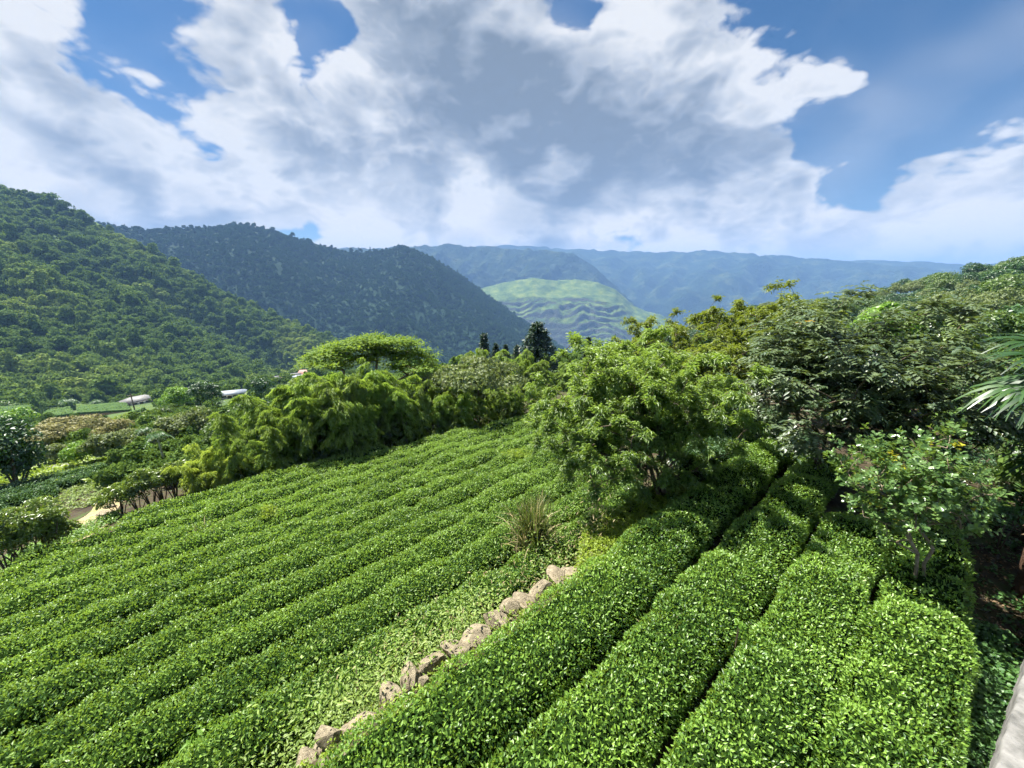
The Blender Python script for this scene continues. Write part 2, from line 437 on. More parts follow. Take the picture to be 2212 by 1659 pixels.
M['plaster'] = surf('white_plaster', [(.3, (.62, .60, .56)), (.7, (.78, .77, .74))], 2, .8, .1)
M['plaster_pink'] = surf('pink_plaster', [(.3, (.6, .45, .4)), (.7, (.7, .56, .5))], 2, .8, .1)
M['roof_grey'] = surf('grey_sheet_roof', [(.3, (.1, .1, .098)), (.7, (.17, .17, .165))], 1.5, .6, .1)
M['roof_blue'] = surf('pale_blue_sheet_roof', [(.3, (.2, .235, .28)), (.7, (.28, .32, .37))], 1.5, .5, .1)
M['roof_red'] = surf('red_tile_roof', [(.3, (.3, .12, .1)), (.7, (.45, .24, .2))], 1.5, .7, .1)
M['pane'] = surf('window_pane', [(.3, (.03, .04, .05)), (.7, (.06, .07, .08))], 2, .12, .0)
# ------------------------------------------------------------------ the setting: terrain sheet
def axis(dense_lo, dense_hi, step, far):
    a = list(np.arange(dense_lo, dense_hi + 1e-6, step)); d = step
    up = [a[-1]]; dn = [a[0]]
    while up[-1] < far: d *= 1.22; up.append(up[-1] + d)
    d = step
    while dn[-1] > -far: d *= 1.22; dn.append(dn[-1] - d)
    return np.array(dn[:0:-1] + a + up[1:])


def gmat():
    m, t, out = mat_new('earth_and_grass'); tcn = t.new('ShaderNodeTexCoord'); c0 = tcn.outputs['Object']
    a = t.ramp(t.noise(c0, 1.7, 6, .65), [(.3, (.022, .016, .01)), (.5, (.055, .042, .024)), (.64, (.05, .075, .02)), (.84, (.12, .16, .04))])
    b = t.ramp(t.noise(c0, .05, 6, .65), [(.3, (.025, .05, .015)), (.5, (.06, .10, .025)), (.7, (.12, .17, .04))])
    sp = t.new('ShaderNodeSeparateXYZ'); t.l.new(c0, sp.inputs[0])
    dist = t.vm('LENGTH', c0, out=1)
    c = t.mix(t.ss(dist, 30, 60), a, b)
    n2 = t.noise(c0, 6, 6, .6)
    t.l.new(principled(t, c, .95, .2, bump(t, n2, .6, .06)), out.inputs['Surface']); return m


M['ground'] = gmat()
sa = axis(-14, 28, .4, 5600); ta = axis(-9, 26, .2, 5600)
S_, T_ = np.meshgrid(sa, ta, indexing='ij'); X_, Y_ = xy(S_, T_)
Zg = ground(X_, Y_)
ni, nj = S_.shape
idx = np.arange(ni * nj).reshape(ni, nj)
Q = np.stack([idx[:-1, :-1], idx[1:, :-1], idx[1:, 1:], idx[:-1, 1:]], -1).reshape(-1, 4)
g = obj('ground', mesh('ground', np.stack([X_, Y_, Zg], -1), [Q], M['ground'], smooth=True)); tag(g, kind='structure')


# ------------------------------------------------------------------ hills and mountains
def hillmat(name, base, patch, scale, rock=None, bstr=1.0, bd=3.0, band=None):
    m, t, out = mat_new(name); tcn = t.new('ShaderNodeTexCoord'); c0 = tcn.outputs['Object']
    n = t.noise(c0, scale, 7, .62); c = t.ramp(n, [(.35, base[0]), (.52, base[1]), (.66, patch)])
    if rock:
        gm = t.new('ShaderNodeNewGeometry'); sp = t.new('ShaderNodeSeparateXYZ'); t.l.new(gm.outputs['Normal'], sp.inputs[0])
        steep = t.ss(t.m('ADD', sp.outputs[2], t.m('MULTIPLY', t.m('SUBTRACT', n, .5), .5)), rock[1], rock[2], 1.0, 0.0)
        c = t.mix(steep, c, rock[0])
    n2 = t.noise(c0, scale * 6, 6, .65)
    t.l.new(principled(t, c, .95, .1, bump(t, n2, bstr, bd)), out.inputs['Surface']); return m


def hill(name, cols, mat, nx, ny, disp, back=1.12, behind=-560):
    """cols: [(x, [(y, distance) from the foot up to the crest])]; a real slope with a far side"""
    xs = np.array([c[0] for c in cols], float); K = len(cols[0][1])
    ys = np.array([[p[0] for p in c[1]] for c in cols], float); ds = np.array([[p[1] for p in c[1]] for c in cols], float)
    xg = np.linspace(xs[0], xs[-1], nx); kg = np.linspace(0, K - 1, ny)
    yc = np.stack([np.interp(xg, xs, ys[:, k]) for k in range(K)], 1); dc = np.stack([np.interp(xg, xs, ds[:, k]) for k in range(K)], 1)
    i0 = np.minimum(kg.astype(int), K - 2); f = kg - i0
    yy = yc[:, i0] * (1 - f) + yc[:, i0 + 1] * f; dd = dc[:, i0] * (1 - f) + dc[:, i0 + 1] * f
    a = (xg[:, None] - 1106) / FPX; b = (yy - 829.5) / FPX
    RX = np.broadcast_to(a, b.shape); RY = math.cos(PITCH) - b * math.sin(PITCH); RZ = -math.sin(PITCH) - b * math.cos(PITCH)
    k = dd / np.hypot(RX, RY)
    Xh, Yh, Zh = RX * k, RY * k, EYE + RZ * k
    Zh = Zh + disp(np.broadcast_to(xg[:, None], yy.shape), yy, dd, Xh, Yh, np.broadcast_to(kg / (K - 1), yy.shape))
    rows = [np.stack([Xh, Yh, Zh], -1)]
    foot = np.stack([Xh[:, :1] * .93, Yh[:, :1] * .93, Zh[:, :1] - 60], -1)
    crest = rows[0][:, -1:]
    far1 = np.concatenate([crest[..., :2] * (1 + (back - 1) * .3), crest[..., 2:] - .06 * np.hypot(crest[..., :1], crest[..., 1:2])], -1)
    far2 = np.concatenate([crest[..., :2] * back, np.full_like(crest[..., 2:], behind)], -1)
    G = np.concatenate([foot, rows[0], far1, far2], 1)
    n1, n2 = G.shape[:2]; id_ = np.arange(n1 * n2).reshape(n1, n2)
    Qh = np.stack([id_[:-1, :-1], id_[1:, :-1], id_[1:, 1:], id_[:-1, 1:]], -1).reshape(-1, 4)
    o = obj(name, mesh(name, G, [Qh], mat, smooth=True)); tag(o, kind='structure')
    return rows[0], xg, yy, dd


def sample(grid, n, rg, keep=None, extra=None):
    """points spread evenly by area over a hill grid"""
    G = grid; A = np.linalg.norm(np.cross(G[1:, :-1] - G[:-1, :-1], G[:-1, 1:] - G[:-1, :-1]), axis=-1)
    p = A.ravel() / A.sum(); c = rg.choice(A.size, n, p=p); i, j = np.unravel_index(c, A.shape)
    u = rg.random(n)[:, None]; v = rg.random(n)[:, None]
    P = G[i, j] * (1 - u) * (1 - v) + G[i + 1, j] * u * (1 - v) + G[i, j + 1] * (1 - u) * v + G[i + 1, j + 1] * u * v
    return P, i, j


# crowns for the wooded hillsides: unit-size leafy lobed crowns with a short stem
def lobes(n, r, nl, lr, rg, flat=1.0, base=-.35):
    """leaf positions and outward directions over a lobed crown of half-size r = (rx, ry, rz)"""
    r = np.asarray(r, float)
    C = []
    while len(C) < nl:
        c = rg.uniform(-1, 1, 3)
        if np.linalg.norm(c) < 1 and c[2] > base: C.append(c)
    C = np.array(C) * (1 - lr * .75); lrs = lr * rg.uniform(.7, 1.25, nl)
    k = rg.integers(0, nl, n); d = rnd(n, rg); d[:, 2] = np.where(d[:, 2] < -.25, -d[:, 2], d[:, 2]); d = unit(d * np.array([1, 1, flat]))
    rad = lrs[k] * (1 - .35 * rg.random(n) ** 2)
    P = C[k] + d * rad[:, None]
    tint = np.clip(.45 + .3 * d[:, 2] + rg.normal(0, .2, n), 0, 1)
    return P * r, unit(d + .15 * P), tint, C * r


def crown_proto(seed, n=420, flat=1.0, nl=9, rz=.8, size=.2, mat='forest'):
    rg = np.random.default_rng(seed); b = Bag()
    P, N, ti, C = lobes(n, (1, 1, rz), nl, .48, rg, base=-.6)
    D = unit(np.cross(N, rnd(n, rg)) + .25 * N)
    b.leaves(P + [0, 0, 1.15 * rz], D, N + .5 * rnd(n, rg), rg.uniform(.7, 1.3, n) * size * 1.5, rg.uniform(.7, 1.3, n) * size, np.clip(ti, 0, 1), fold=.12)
    b.tube(np.array([[0, 0, -.5], [0, 0, .5], [.05, 0, 1.0]]), [.06, .05, .02], 4, .1)
    return b.mesh('wood_crown', M[mat])


def cone_proto(seed, mat='forest'):
    rg = np.random.default_rng(seed); b = Bag(); n = 300
    z = rg.random(n) ** 1.4; th = rg.uniform(0, 6.28, n); rr = (1 - z) * .42 * rg.uniform(.6, 1, n) + .02
    P = np.stack([rr * np.cos(th), rr * np.sin(th), .25 + z * 2.2], 1); N = unit(np.stack([np.cos(th), np.sin(th), np.full(n, .6)], 1))
    b.leaves(P, unit(N + [0, 0, -.9] + .3 * rnd(n, rg)), N, .28, .14, rg.random(n) * .6, fold=.1)
    return b.mesh('cone_crown', M[mat])


def proto_set(name, mat):
    c = bpy.data.collections.new(name)
    for i in range(5):
        c.objects.link(bpy.data.objects.new('%s_%d' % (name, i), crown_proto(40 + i, rz=(.8, .65, .95, .75, .6)[i], nl=(9, 7, 10, 12, 8)[i], mat=mat)))
    c.objects.link(bpy.data.objects.new('%s_9' % name, cone_proto(3, mat))); return c


def scatter_group(protos):
    ng = bpy.data.node_groups.new('scatter', 'GeometryNodeTree')
    ng.interface.new_socket('Geometry', in_out='INPUT', socket_type='NodeSocketGeometry')
    ng.interface.new_socket('Geometry', in_out='OUTPUT', socket_type='NodeSocketGeometry')
    n = ng.nodes; l = ng.links
    gi = n.new('NodeGroupInput'); go = n.new('NodeGroupOutput'); ip = n.new('GeometryNodeInstanceOnPoints'); ci = n.new('GeometryNodeCollectionInfo')
    ci.inputs['Collection'].default_value = protos; ci.inputs['Separate Children'].default_value = True; ci.inputs['Reset Children'].default_value = True
    def attr(name, typ):
        a = n.new('GeometryNodeInputNamedAttribute'); a.data_type = typ; a.inputs['Name'].default_value = name; return a.outputs[0]
    l.new(gi.outputs[0], ip.inputs['Points']); l.new(ci.outputs[0], ip.inputs['Instance']); ip.inputs['Pick Instance'].default_value = True
    l.new(attr('pick', 'INT'), ip.inputs['Instance Index']); l.new(attr('scl', 'FLOAT_VECTOR'), ip.inputs['Scale'])
    e2r = n.new('FunctionNodeEulerToRotation'); l.new(attr('rot', 'FLOAT_VECTOR'), e2r.inputs[0]); l.new(e2r.outputs[0], ip.inputs['Rotation'])
    l.new(ip.outputs[0], go.inputs[0]); return ng


SCATTER = scatter_group(proto_set('wood_crowns', 'forest')); SCATTER_SHADED = scatter_group(proto_set('dark_crowns', 'forest_dark'))  # the second set wears the leaf colour with painted cloud shade


def wood(name, P, size, rg, label, cone=.06, ng=None):
    me = bpy.data.meshes.new(name); n = len(P)
    me.vertices.add(n); me.vertices.foreach_set('co', P.astype(np.float32).ravel())
    pk = rg.integers(0, 5, n); pk[rg.random(n) < cone] = 5
    me.attributes.new('pick', 'INT', 'POINT').data.foreach_set('value', pk.astype(np.int32))
    sc = size[:, None] * np.stack([rg.uniform(.85, 1.2, n)] * 2 + [rg.uniform(.8, 1.3, n)], 1)
    me.attributes.new('scl', 'FLOAT_VECTOR', 'POINT').data.foreach_set('vector', sc.astype(np.float32).ravel())
    ro = np.stack([rg.normal(0, .08, n), rg.normal(0, .08, n), rg.uniform(0, 6.28, n)], 1)
    me.attributes.new('rot', 'FLOAT_VECTOR', 'POINT').data.foreach_set('vector', ro.astype(np.float32).ravel())
    me.materials.append(M['forest'])
    o = obj(name, me); md = o.modifiers.new('scatter', 'NODES'); md.node_group = ng or SCATTER
    return tag(o, label, 'woodland', kind='stuff')


M['hill_a'] = hillmat('left_hill_cover', ((.05, .09, .025), (.11, .17, .04)), (.2, .26, .06), .012)
M['hill_b'] = hillmat('dark_mountain_cover', ((.010, .028, .014), (.014, .036, .016)), (.02, .042, .018), .006)  # ground darkened to match the cloud shade painted into the mountain wood
M['hill_c'] = hillmat('cliff_hill_cover', ((.05, .09, .03), (.11, .165, .045)), (.18, .23, .06), .02, rock=((.10, .105, .085), .5, .74), bd=8)
M['hill_d'] = hillmat('far_mountain_cover', ((.010, .022, .012), (.02, .04, .018)), (.06, .08, .03), .008, bd=22)  # base darkened to stand for cloud shadow on the far mountains


def ridged(v): return 1 - np.abs(v)


def disp_a(x, y, d, X, Y, k):
    w = (y - .5 * x) / 70.0
    e = np.sin(math.pi * np.clip(k, 0, 1)) * .9 + .1 * (1 - k)
    return d * (.030 * e * (ridged(fbm(w, x / 900, 2, 21)) - .5) * 2 + .010 * e * fbm(X / 60, Y / 60, 4, 22)) + (.004 * d) * fbm(X / 35, Y / 35, 2, 2) * k


def disp_b(x, y, d, X, Y, k):
    w = (y - .75 * x) / 95.0
    e = np.sin(math.pi * np.clip(k, 0, 1))
    return d * (.022 * e * (ridged(fbm(w, x / 700, 2, 31)) - .5) * 2 + .010 * e * fbm(X / 110, Y / 110, 4, 32)) + .003 * d * fbm(X / 60, Y / 60, 3, 4)


A_cols = [(-1400, [(1060, 230), (900, 330), (690, 480), (420, 640), (230, 800)]), (-600, [(930, 225), (810, 325), (640, 475), (450, 640), (318, 810)]),
          (-260, [(900, 220), (790, 320), (640, 470), (490, 640), (370, 820)]),
          (0, [(880, 230), (785, 335), (640, 480), (510, 630), (402, 790)]),
          (100, [(875, 240), (788, 345), (660, 480), (540, 620), (430, 770)]),
          (180, [(868, 250), (792, 355), (690, 470), (580, 600), (470, 745)]),
          (330, [(855, 270), (802, 365), (735, 450), (640, 565), (548, 690)]),
          (480, [(840, 300), (805, 385), (760, 465), (702, 555), (640, 645)]),
          (600, [(826, 325), (803, 405), (778, 480), (740, 545), (690, 615)]),
          (720, [(812, 345), (798, 420), (785, 480), (765, 540), (738, 600)]),
          (850, [(830, 360), (820, 430), (812, 480), (802, 540), (790, 600)])]
gA, xA, yA, dA = hill('left_hill', A_cols, M['hill_a'], 230, 100, disp_a)

bx = [(-420, 520), (0, 500), (120, 490), (210, 486), (330, 498), (420, 493), (520, 484), (600, 500), (690, 531), (760, 546), (810, 543), (870, 533), (915, 548), (960, 572), (1060, 642), (1150, 707), (1240, 772), (1330, 830)]
B_cols = [(x, [(max(800, y + 25), 720), (max(770, y + 20), 850), (y + .55 * max(0, 790 - y), 1020), (y + .25 * max(0, 790 - y), 1200), (y, 1400)]) for x, y in bx]
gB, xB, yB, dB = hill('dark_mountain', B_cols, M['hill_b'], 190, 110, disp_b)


def disp_c(x, y, d, X, Y, k):
    # stepped ledges of grass and rock below a smooth grassy crown
    z = -(y - 600) * 2.8
    e = sstep(y, 640, 668) * (1 - sstep(y, 860, 900))
    step = 40.0; wob = 46 * fbm(X / 210, Y / 210, 4, 41)
    u = (z + wob) / step; f = u - np.floor(u)
    stair = (np.floor(u) + sstep(f, .28, .62)) * step - wob - z
    e = e * (.25 + .85 * sstep(fbm(X / 150, Y / 150, 3, 47), -.5, .6))
    return e * stair * .5 + 11 * e * fbm(X / 45, Y / 45, 3, 44) + 13 * fbm(X / 120, Y / 120, 4, 42) * e + 4 * fbm(X / 90, Y / 90, 3, 9)


cx = [(960, 700), (1000, 640), (1040, 622), (1090, 610), (1150, 600), (1200, 606), (1240, 603), (1290, 608), (1330, 625), (1370, 660), (1400, 672), (1440, 690), (1520, 735), (1600, 790)]
C_cols = [(x, [(930, 1560), (860, 1740), (800, 1870), (y + (760 - y) * .62, 1990), (y + (760 - y) * .25, 2100), (y, 2300)]) for x, y in cx]
gC, _, _, _ = hill('cliff_hill', C_cols, M['hill_c'], 190, 160, disp_c)


def disp_far(am, sc, seed):
    def f(x, y, d, X, Y, k):
        e = np.sin(math.pi * np.clip(k, 0, 1)); w = (y + .9 * (x - 1100)) / 60.0
        return am * .55 * e * (ridged(fbm(w * 1.2, x / 160, 4, seed + 1)) - .5) + am * .5 * e * fbm(X / sc, Y / sc, 6, seed, .6) + am * .1 * fbm(X / sc * 5, Y / sc * 5, 4, seed + 5, .6)
    return f


dx = [(600, 560), (760, 535), (890, 532), (960, 528), (1060, 534), (1130, 537), (1190, 541), (1240, 552), (1280, 572), (1320, 610), (1370, 655), (1420, 700), (1480, 760)]
D_cols = [(x, [(800, 2350), (y + (770 - y) * .6, 2600), (y + (770 - y) * .25, 2850), (y, 3150)]) for x, y in dx]
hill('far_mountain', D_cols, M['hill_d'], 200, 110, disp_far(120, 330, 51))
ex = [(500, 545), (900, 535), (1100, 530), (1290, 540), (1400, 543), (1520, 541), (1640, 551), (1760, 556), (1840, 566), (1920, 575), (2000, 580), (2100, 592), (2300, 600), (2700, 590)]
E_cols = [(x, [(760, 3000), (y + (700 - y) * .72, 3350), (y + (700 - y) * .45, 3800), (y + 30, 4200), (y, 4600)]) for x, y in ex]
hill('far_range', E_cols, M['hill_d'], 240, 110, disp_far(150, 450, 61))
e2 = [(1500, 640), (1640, 610), (1760, 572), (1850, 566), (1960, 569), (2030, 571), (2100, 575), (2300, 570), (2700, 560)]
F2_cols = [(x, [(760, 4300), (y + 40, 4700), (y + 12, 5000), (y - 4, 5300)]) for x, y in e2]
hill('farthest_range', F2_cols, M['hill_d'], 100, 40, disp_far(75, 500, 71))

# right-hand hill with big trees (trees are built further down)
fx = [(1380, 760), (1480, 728), (1560, 708), (1640, 690), (1720, 682), (1800, 680), (1880, 668), (1960, 642), (2080, 618), (2212, 600), (2400, 575), (2800, 540)]
Fr_cols = [(x, [(min(790, y + 150), 75), (y + 85, 105), (y + 40, 140), (y, 190)]) for x, y in fx]
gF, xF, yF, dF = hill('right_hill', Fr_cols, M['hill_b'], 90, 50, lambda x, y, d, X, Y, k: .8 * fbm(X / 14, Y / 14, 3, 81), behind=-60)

# woods on the two near hills
rg = np.random.default_rng(5)
P, i, j = sample(gA, 44000, rg)
grass = fbm(P[:, 0] / 90, P[:, 1] / 90, 3, 91) + .9 * sstep(P[:, 2], 20, 95) * sstep(-P[:, 0], 250, 520) - .35
ok = grass + rg.normal(0, .3, len(P)) < .62
P = P[ok]; dist = np.hypot(P[:, 0], P[:, 1])
wood('hillside_wood', P - [0, 0, 1.0], np.clip(rg.lognormal(.55, .45, len(P)), .8, 5) * (1 + dist / 1600), rg, 'mixed green woodland covering the sunlit hill on the left', .05)
P, i, j = sample(gB, 30000, rg); dist = np.hypot(P[:, 0], P[:, 1])
wood('mountain_wood', P - [0, 0, 1.5], np.clip(rg.lognormal(1.1, .38, len(P)), 1.6, 7) * (.6 + dist / 2600), rg, 'dense forest in painted cloud shade covering the mountain behind the left hill', .03, SCATTER_SHADED)
# ------------------------------------------------------------------ tea hedges
ORD = ['first', 'second', 'third', 'fourth', 'fifth', 'sixth', 'seventh', 'eighth', 'ninth', 'tenth', 'eleventh', 'twelfth', 'thirteenth', 'fourteenth', 'fifteenth',
       'sixteenth', 'seventeenth', 'eighteenth', 'nineteenth', 'twentieth', 'twenty-first', 'twenty-second', 'twenty-third', 'twenty-fourth', 'twenty-fifth', 'twenty-sixth',
       'twenty-seventh', 'twenty-eighth', 'twenty-ninth', 'thirtieth']
PROF = np.array([(-.92, .16), (-1.0, .5), (-.985, .78), (-.88, .94), (-.6, 1.01), (0, 1.03), (.6, 1.01), (.88, .94), (.985, .78), (1.0, .5), (.92, .16)])


def tea_row(s0, s1, tc, w, h, dens, L, W, mat, label, group, seed, kind='q', bend=.12, young=.0, name='tea_hedge'):
    rg = np.random.default_rng(seed)
    sm = (s0 + s1) / 2; bx_, by_ = xy(sm, tc); bz = float(ground(bx_, by_))
    root = thing(name, label, 'tea hedge', (bx_, by_, bz), group=group)
    off = np.array([bx_, by_, bz])

    def cl(s):
        t = tc + bend * fbm(s / 5.0, seed * 1.7 + s * 0, 2, 7)
        e = np.clip(np.minimum(s - s0, s1 - s) / .55, 0, 1); e = np.sqrt(e * (2 - e)) * .92 + .08
        ww = w / 2 * (1 + .10 * fbm(s * 1.3, seed + s * 0, 2, 8)) * (.55 + .45 * e); hh = h * (1 + .10 * fbm(s * .9, seed + s * 0, 2, 9)) * (.35 + .65 * e)
        return t, ww, hh

    def place(s, po, pz, k=1.0):
        t, ww, hh = cl(s); t2 = t + po * ww * k
        x, y = xy(s, t2); x0, y0 = xy(s, t)
        z = ground(x0, y0) + pz * hh * (k if k != 1.0 else 1.0) + .085 * fbm(s * 2.2, t2 * 2.2, 3, 12) * (pz > .6)
        return np.stack([x, y, z], -1)
    # core of twigs and inner leaves
    ns = max(6, int((s1 - s0) / .3)); ss_ = np.linspace(s0, s1, ns)
    G = np.stack([place(ss_, np.full(ns, a), np.full(ns, b), .84) for a, b in PROF], 1) - off
    id_ = np.arange(ns * len(PROF)).reshape(ns, -1)
    Qc = np.stack([id_[:-1, :-1], id_[1:, :-1], id_[1:, 1:], id_[:-1, 1:]], -1).reshape(-1, 4)
    obj('twigs', mesh('twigs', G, [Qc], M['tea_core'], smooth=True), root)
    seg = np.diff(PROF * [w / 2, h], axis=0); sl = np.linalg.norm(seg, axis=1); arc = sl.sum()
    n = int(dens * arc * (s1 - s0))
    s = rg.uniform(s0, s1, n); k = rg.choice(len(sl), n, p=sl / sl.sum()); f = rg.random(n)
    po = PROF[k, 0] * (1 - f) + PROF[k + 1, 0] * f; pz = PROF[k, 1] * (1 - f) + PROF[k + 1, 1] * f
    nr = np.stack([-seg[:, 1], seg[:, 0]], 1) / sl[:, None]; nr = nr[k]
    nv = np.stack([nr[:, 0] * DT[0], nr[:, 0] * DT[1], nr[:, 1]], 1); nv = unit(nv + .35 * rnd(n, rg))
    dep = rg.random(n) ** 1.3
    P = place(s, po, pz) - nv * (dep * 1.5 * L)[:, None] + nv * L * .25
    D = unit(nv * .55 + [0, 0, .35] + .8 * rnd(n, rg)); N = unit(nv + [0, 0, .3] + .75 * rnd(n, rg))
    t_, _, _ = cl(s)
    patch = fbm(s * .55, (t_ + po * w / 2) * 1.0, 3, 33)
    ti = np.clip(.70 - .26 * (1 - sstep(pz, .62, .96)) - .5 * dep + .22 * patch + young + rg.normal(0, .21, n) + (rg.random(n) < .08) * .35, 0, 1)  # side leaves darker: older growth, plus shade painted into the row gaps
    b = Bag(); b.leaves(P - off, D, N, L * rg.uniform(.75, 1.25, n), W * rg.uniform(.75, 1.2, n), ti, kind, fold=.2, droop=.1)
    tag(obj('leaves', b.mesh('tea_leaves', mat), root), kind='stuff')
    return root


UP = 'tea hedges of the upper terrace'
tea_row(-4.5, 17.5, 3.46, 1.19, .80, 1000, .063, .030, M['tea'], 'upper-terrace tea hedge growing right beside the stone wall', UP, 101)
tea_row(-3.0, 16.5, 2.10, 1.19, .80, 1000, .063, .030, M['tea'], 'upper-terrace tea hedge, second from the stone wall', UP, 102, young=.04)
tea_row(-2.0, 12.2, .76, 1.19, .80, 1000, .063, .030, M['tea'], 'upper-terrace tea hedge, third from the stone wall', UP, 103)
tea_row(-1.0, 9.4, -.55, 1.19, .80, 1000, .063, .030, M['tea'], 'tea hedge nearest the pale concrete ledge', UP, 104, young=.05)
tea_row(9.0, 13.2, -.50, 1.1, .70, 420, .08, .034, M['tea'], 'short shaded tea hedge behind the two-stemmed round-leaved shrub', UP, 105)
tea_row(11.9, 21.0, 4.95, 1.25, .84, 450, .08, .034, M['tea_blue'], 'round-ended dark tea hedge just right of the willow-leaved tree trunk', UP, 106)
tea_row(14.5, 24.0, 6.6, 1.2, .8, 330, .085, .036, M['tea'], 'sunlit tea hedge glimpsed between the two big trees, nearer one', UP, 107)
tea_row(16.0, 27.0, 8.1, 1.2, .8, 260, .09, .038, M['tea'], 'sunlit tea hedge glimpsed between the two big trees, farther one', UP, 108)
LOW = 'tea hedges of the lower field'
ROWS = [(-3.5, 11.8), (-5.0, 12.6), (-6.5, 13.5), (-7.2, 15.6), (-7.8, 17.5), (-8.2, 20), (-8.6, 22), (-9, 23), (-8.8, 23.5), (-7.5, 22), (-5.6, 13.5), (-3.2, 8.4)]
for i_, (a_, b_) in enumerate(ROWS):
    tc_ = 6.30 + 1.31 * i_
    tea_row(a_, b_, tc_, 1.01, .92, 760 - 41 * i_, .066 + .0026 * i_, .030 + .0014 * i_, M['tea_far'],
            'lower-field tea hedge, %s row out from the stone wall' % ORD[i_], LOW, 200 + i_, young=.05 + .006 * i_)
BL = 'dusky tea hedges beyond the earth path'
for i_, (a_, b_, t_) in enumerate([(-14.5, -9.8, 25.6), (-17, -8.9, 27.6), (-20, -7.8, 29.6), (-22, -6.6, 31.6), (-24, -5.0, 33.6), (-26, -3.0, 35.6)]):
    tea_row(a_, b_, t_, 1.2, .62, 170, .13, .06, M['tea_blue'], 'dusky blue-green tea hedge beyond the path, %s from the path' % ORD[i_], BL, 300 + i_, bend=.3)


# ------------------------------------------------------------------ stone wall
def rock_mesh(seed, mat, sub=3):
    rg = random.Random(seed); bm = bmesh.new(); bmesh.ops.create_icosphere(bm, subdivisions=sub, radius=1.0)
    planes = []
    for _ in range(13):
        v = Vector((rg.gauss(0, 1), rg.gauss(0, 1), rg.gauss(0, 1))).normalized(); planes.append((v, rg.uniform(.45, .8)))
    for v in bm.verts:
        for nrm, dd in planes:
            q = v.co.dot(nrm)
            if q > dd: v.co -= nrm * (q - dd) * .92
        v.co *= 1 + .07 * mnoise.noise(v.co * 2.3 + Vector((seed, 0, 0))) + .035 * mnoise.noise(v.co * 7 + Vector((seed, 3, 0)))
    me = bpy.data.meshes.new('stone'); bm.to_mesh(me); bm.free(); me.materials.append(mat)
    return me


rocks = [rock_mesh(i, M['stone']) for i in range(9)]
rw = random.Random(4)
wx, wy = xy(4.0, WALL_T)
wall = thing('stone_wall', 'rough dry stone retaining wall between the two tea terraces', 'stone wall', (wx, wy, 0))


def stone(s, t, z, sx, sy, sz, rz=None):
    x, y = xy(s, t)
    o = obj('stone', rw.choice(rocks), wall, (x - wx, y - wy, z), 0)
    o.rotation_euler = (rw.uniform(-.2, .2), rw.uniform(-.22, .22), (math.pi / 2 - AZR) + (rw.uniform(-.5, .5) if rz is None else rz)); o.scale = (sx, sy, sz)


s_ = -1.6
while s_ < 5.7:
    big = rw.choice((rw.uniform(.13, .22), rw.uniform(.2, .42)))
    s_ += big * .78
    gap = 6.4 < s_
    if not (gap and rw.random() < .85):
        stone(s_, WALL_T + rw.uniform(-.06, .14), rw.uniform(-.17, -.02), big * 1.15, rw.uniform(.22, .42), rw.uniform(.13, .24))
        if rw.random() < .95: stone(s_ + .1, WALL_T - rw.uniform(.18, .4), rw.uniform(-.02, .05), rw.uniform(.1, .17), rw.uniform(.1, .15), rw.uniform(.09, .14))
    s_ += big * .92
for zc in (-.42, -.85, -1.25):
    s_ = -1.6
    while s_ < 11.2:
        big = rw.uniform(.2, .34); s_ += big * .95
        stone(s_, WALL_T + .12 + rw.uniform(-.05, .05), zc + rw.uniform(-.06, .06), big, .26, rw.uniform(.2, .27)); s_ += big * .95
for (px, py, a_) in ((1182, 1222, .26), (1203, 1192, .24), (1128, 1262, .2), (1150, 1255, .18)):
    p_ = hit(px, py, .1); q_ = st(p_[0], p_[1]); stone(q_[0], q_[1], p_[2], a_, a_ * .85, a_ * .8)

# ------------------------------------------------------------------ concrete ledge at the lower right
cb = Bag(); e_ = []
ns = 60; ss_ = np.linspace(2.0, 14.0, ns); ed = -1.29 - .155 * (ss_ - 6.46) + .018 * fbm(ss_ * 6, ss_ * 0, 3, 5)
prof = [(0.02, -.1), (0.0, .55), (-.004, .72), (-.025, .745), (-.5, .75), (-2.6, .76), (-2.62, -.1)]
Gc = []
for (o1, z1) in prof:
    x, y = xy(ss_, ed + o1); Gc.append(np.stack([x, y, np.full(ns, z1) + (.004 * fbm(ss_ * 5, ss_ * 0 + o1 * 9, 3, 6) if z1 > .6 else 0)], -1))
Gc = np.stack(Gc, 1); id_ = np.arange(ns * len(prof)).reshape(ns, -1)
cb.add(Gc.reshape(-1, 3), quads=np.stack([id_[:-1, :-1], id_[:-1, 1:], id_[1:, 1:], id_[1:, :-1]], -1).reshape(-1, 4))
lx, ly = xy(8, -2.5)
lo = obj('concrete_ledge', cb.mesh('concrete_ledge', M['concrete'])); tag(lo, 'pale rough concrete ledge at the bottom right corner', 'ledge')


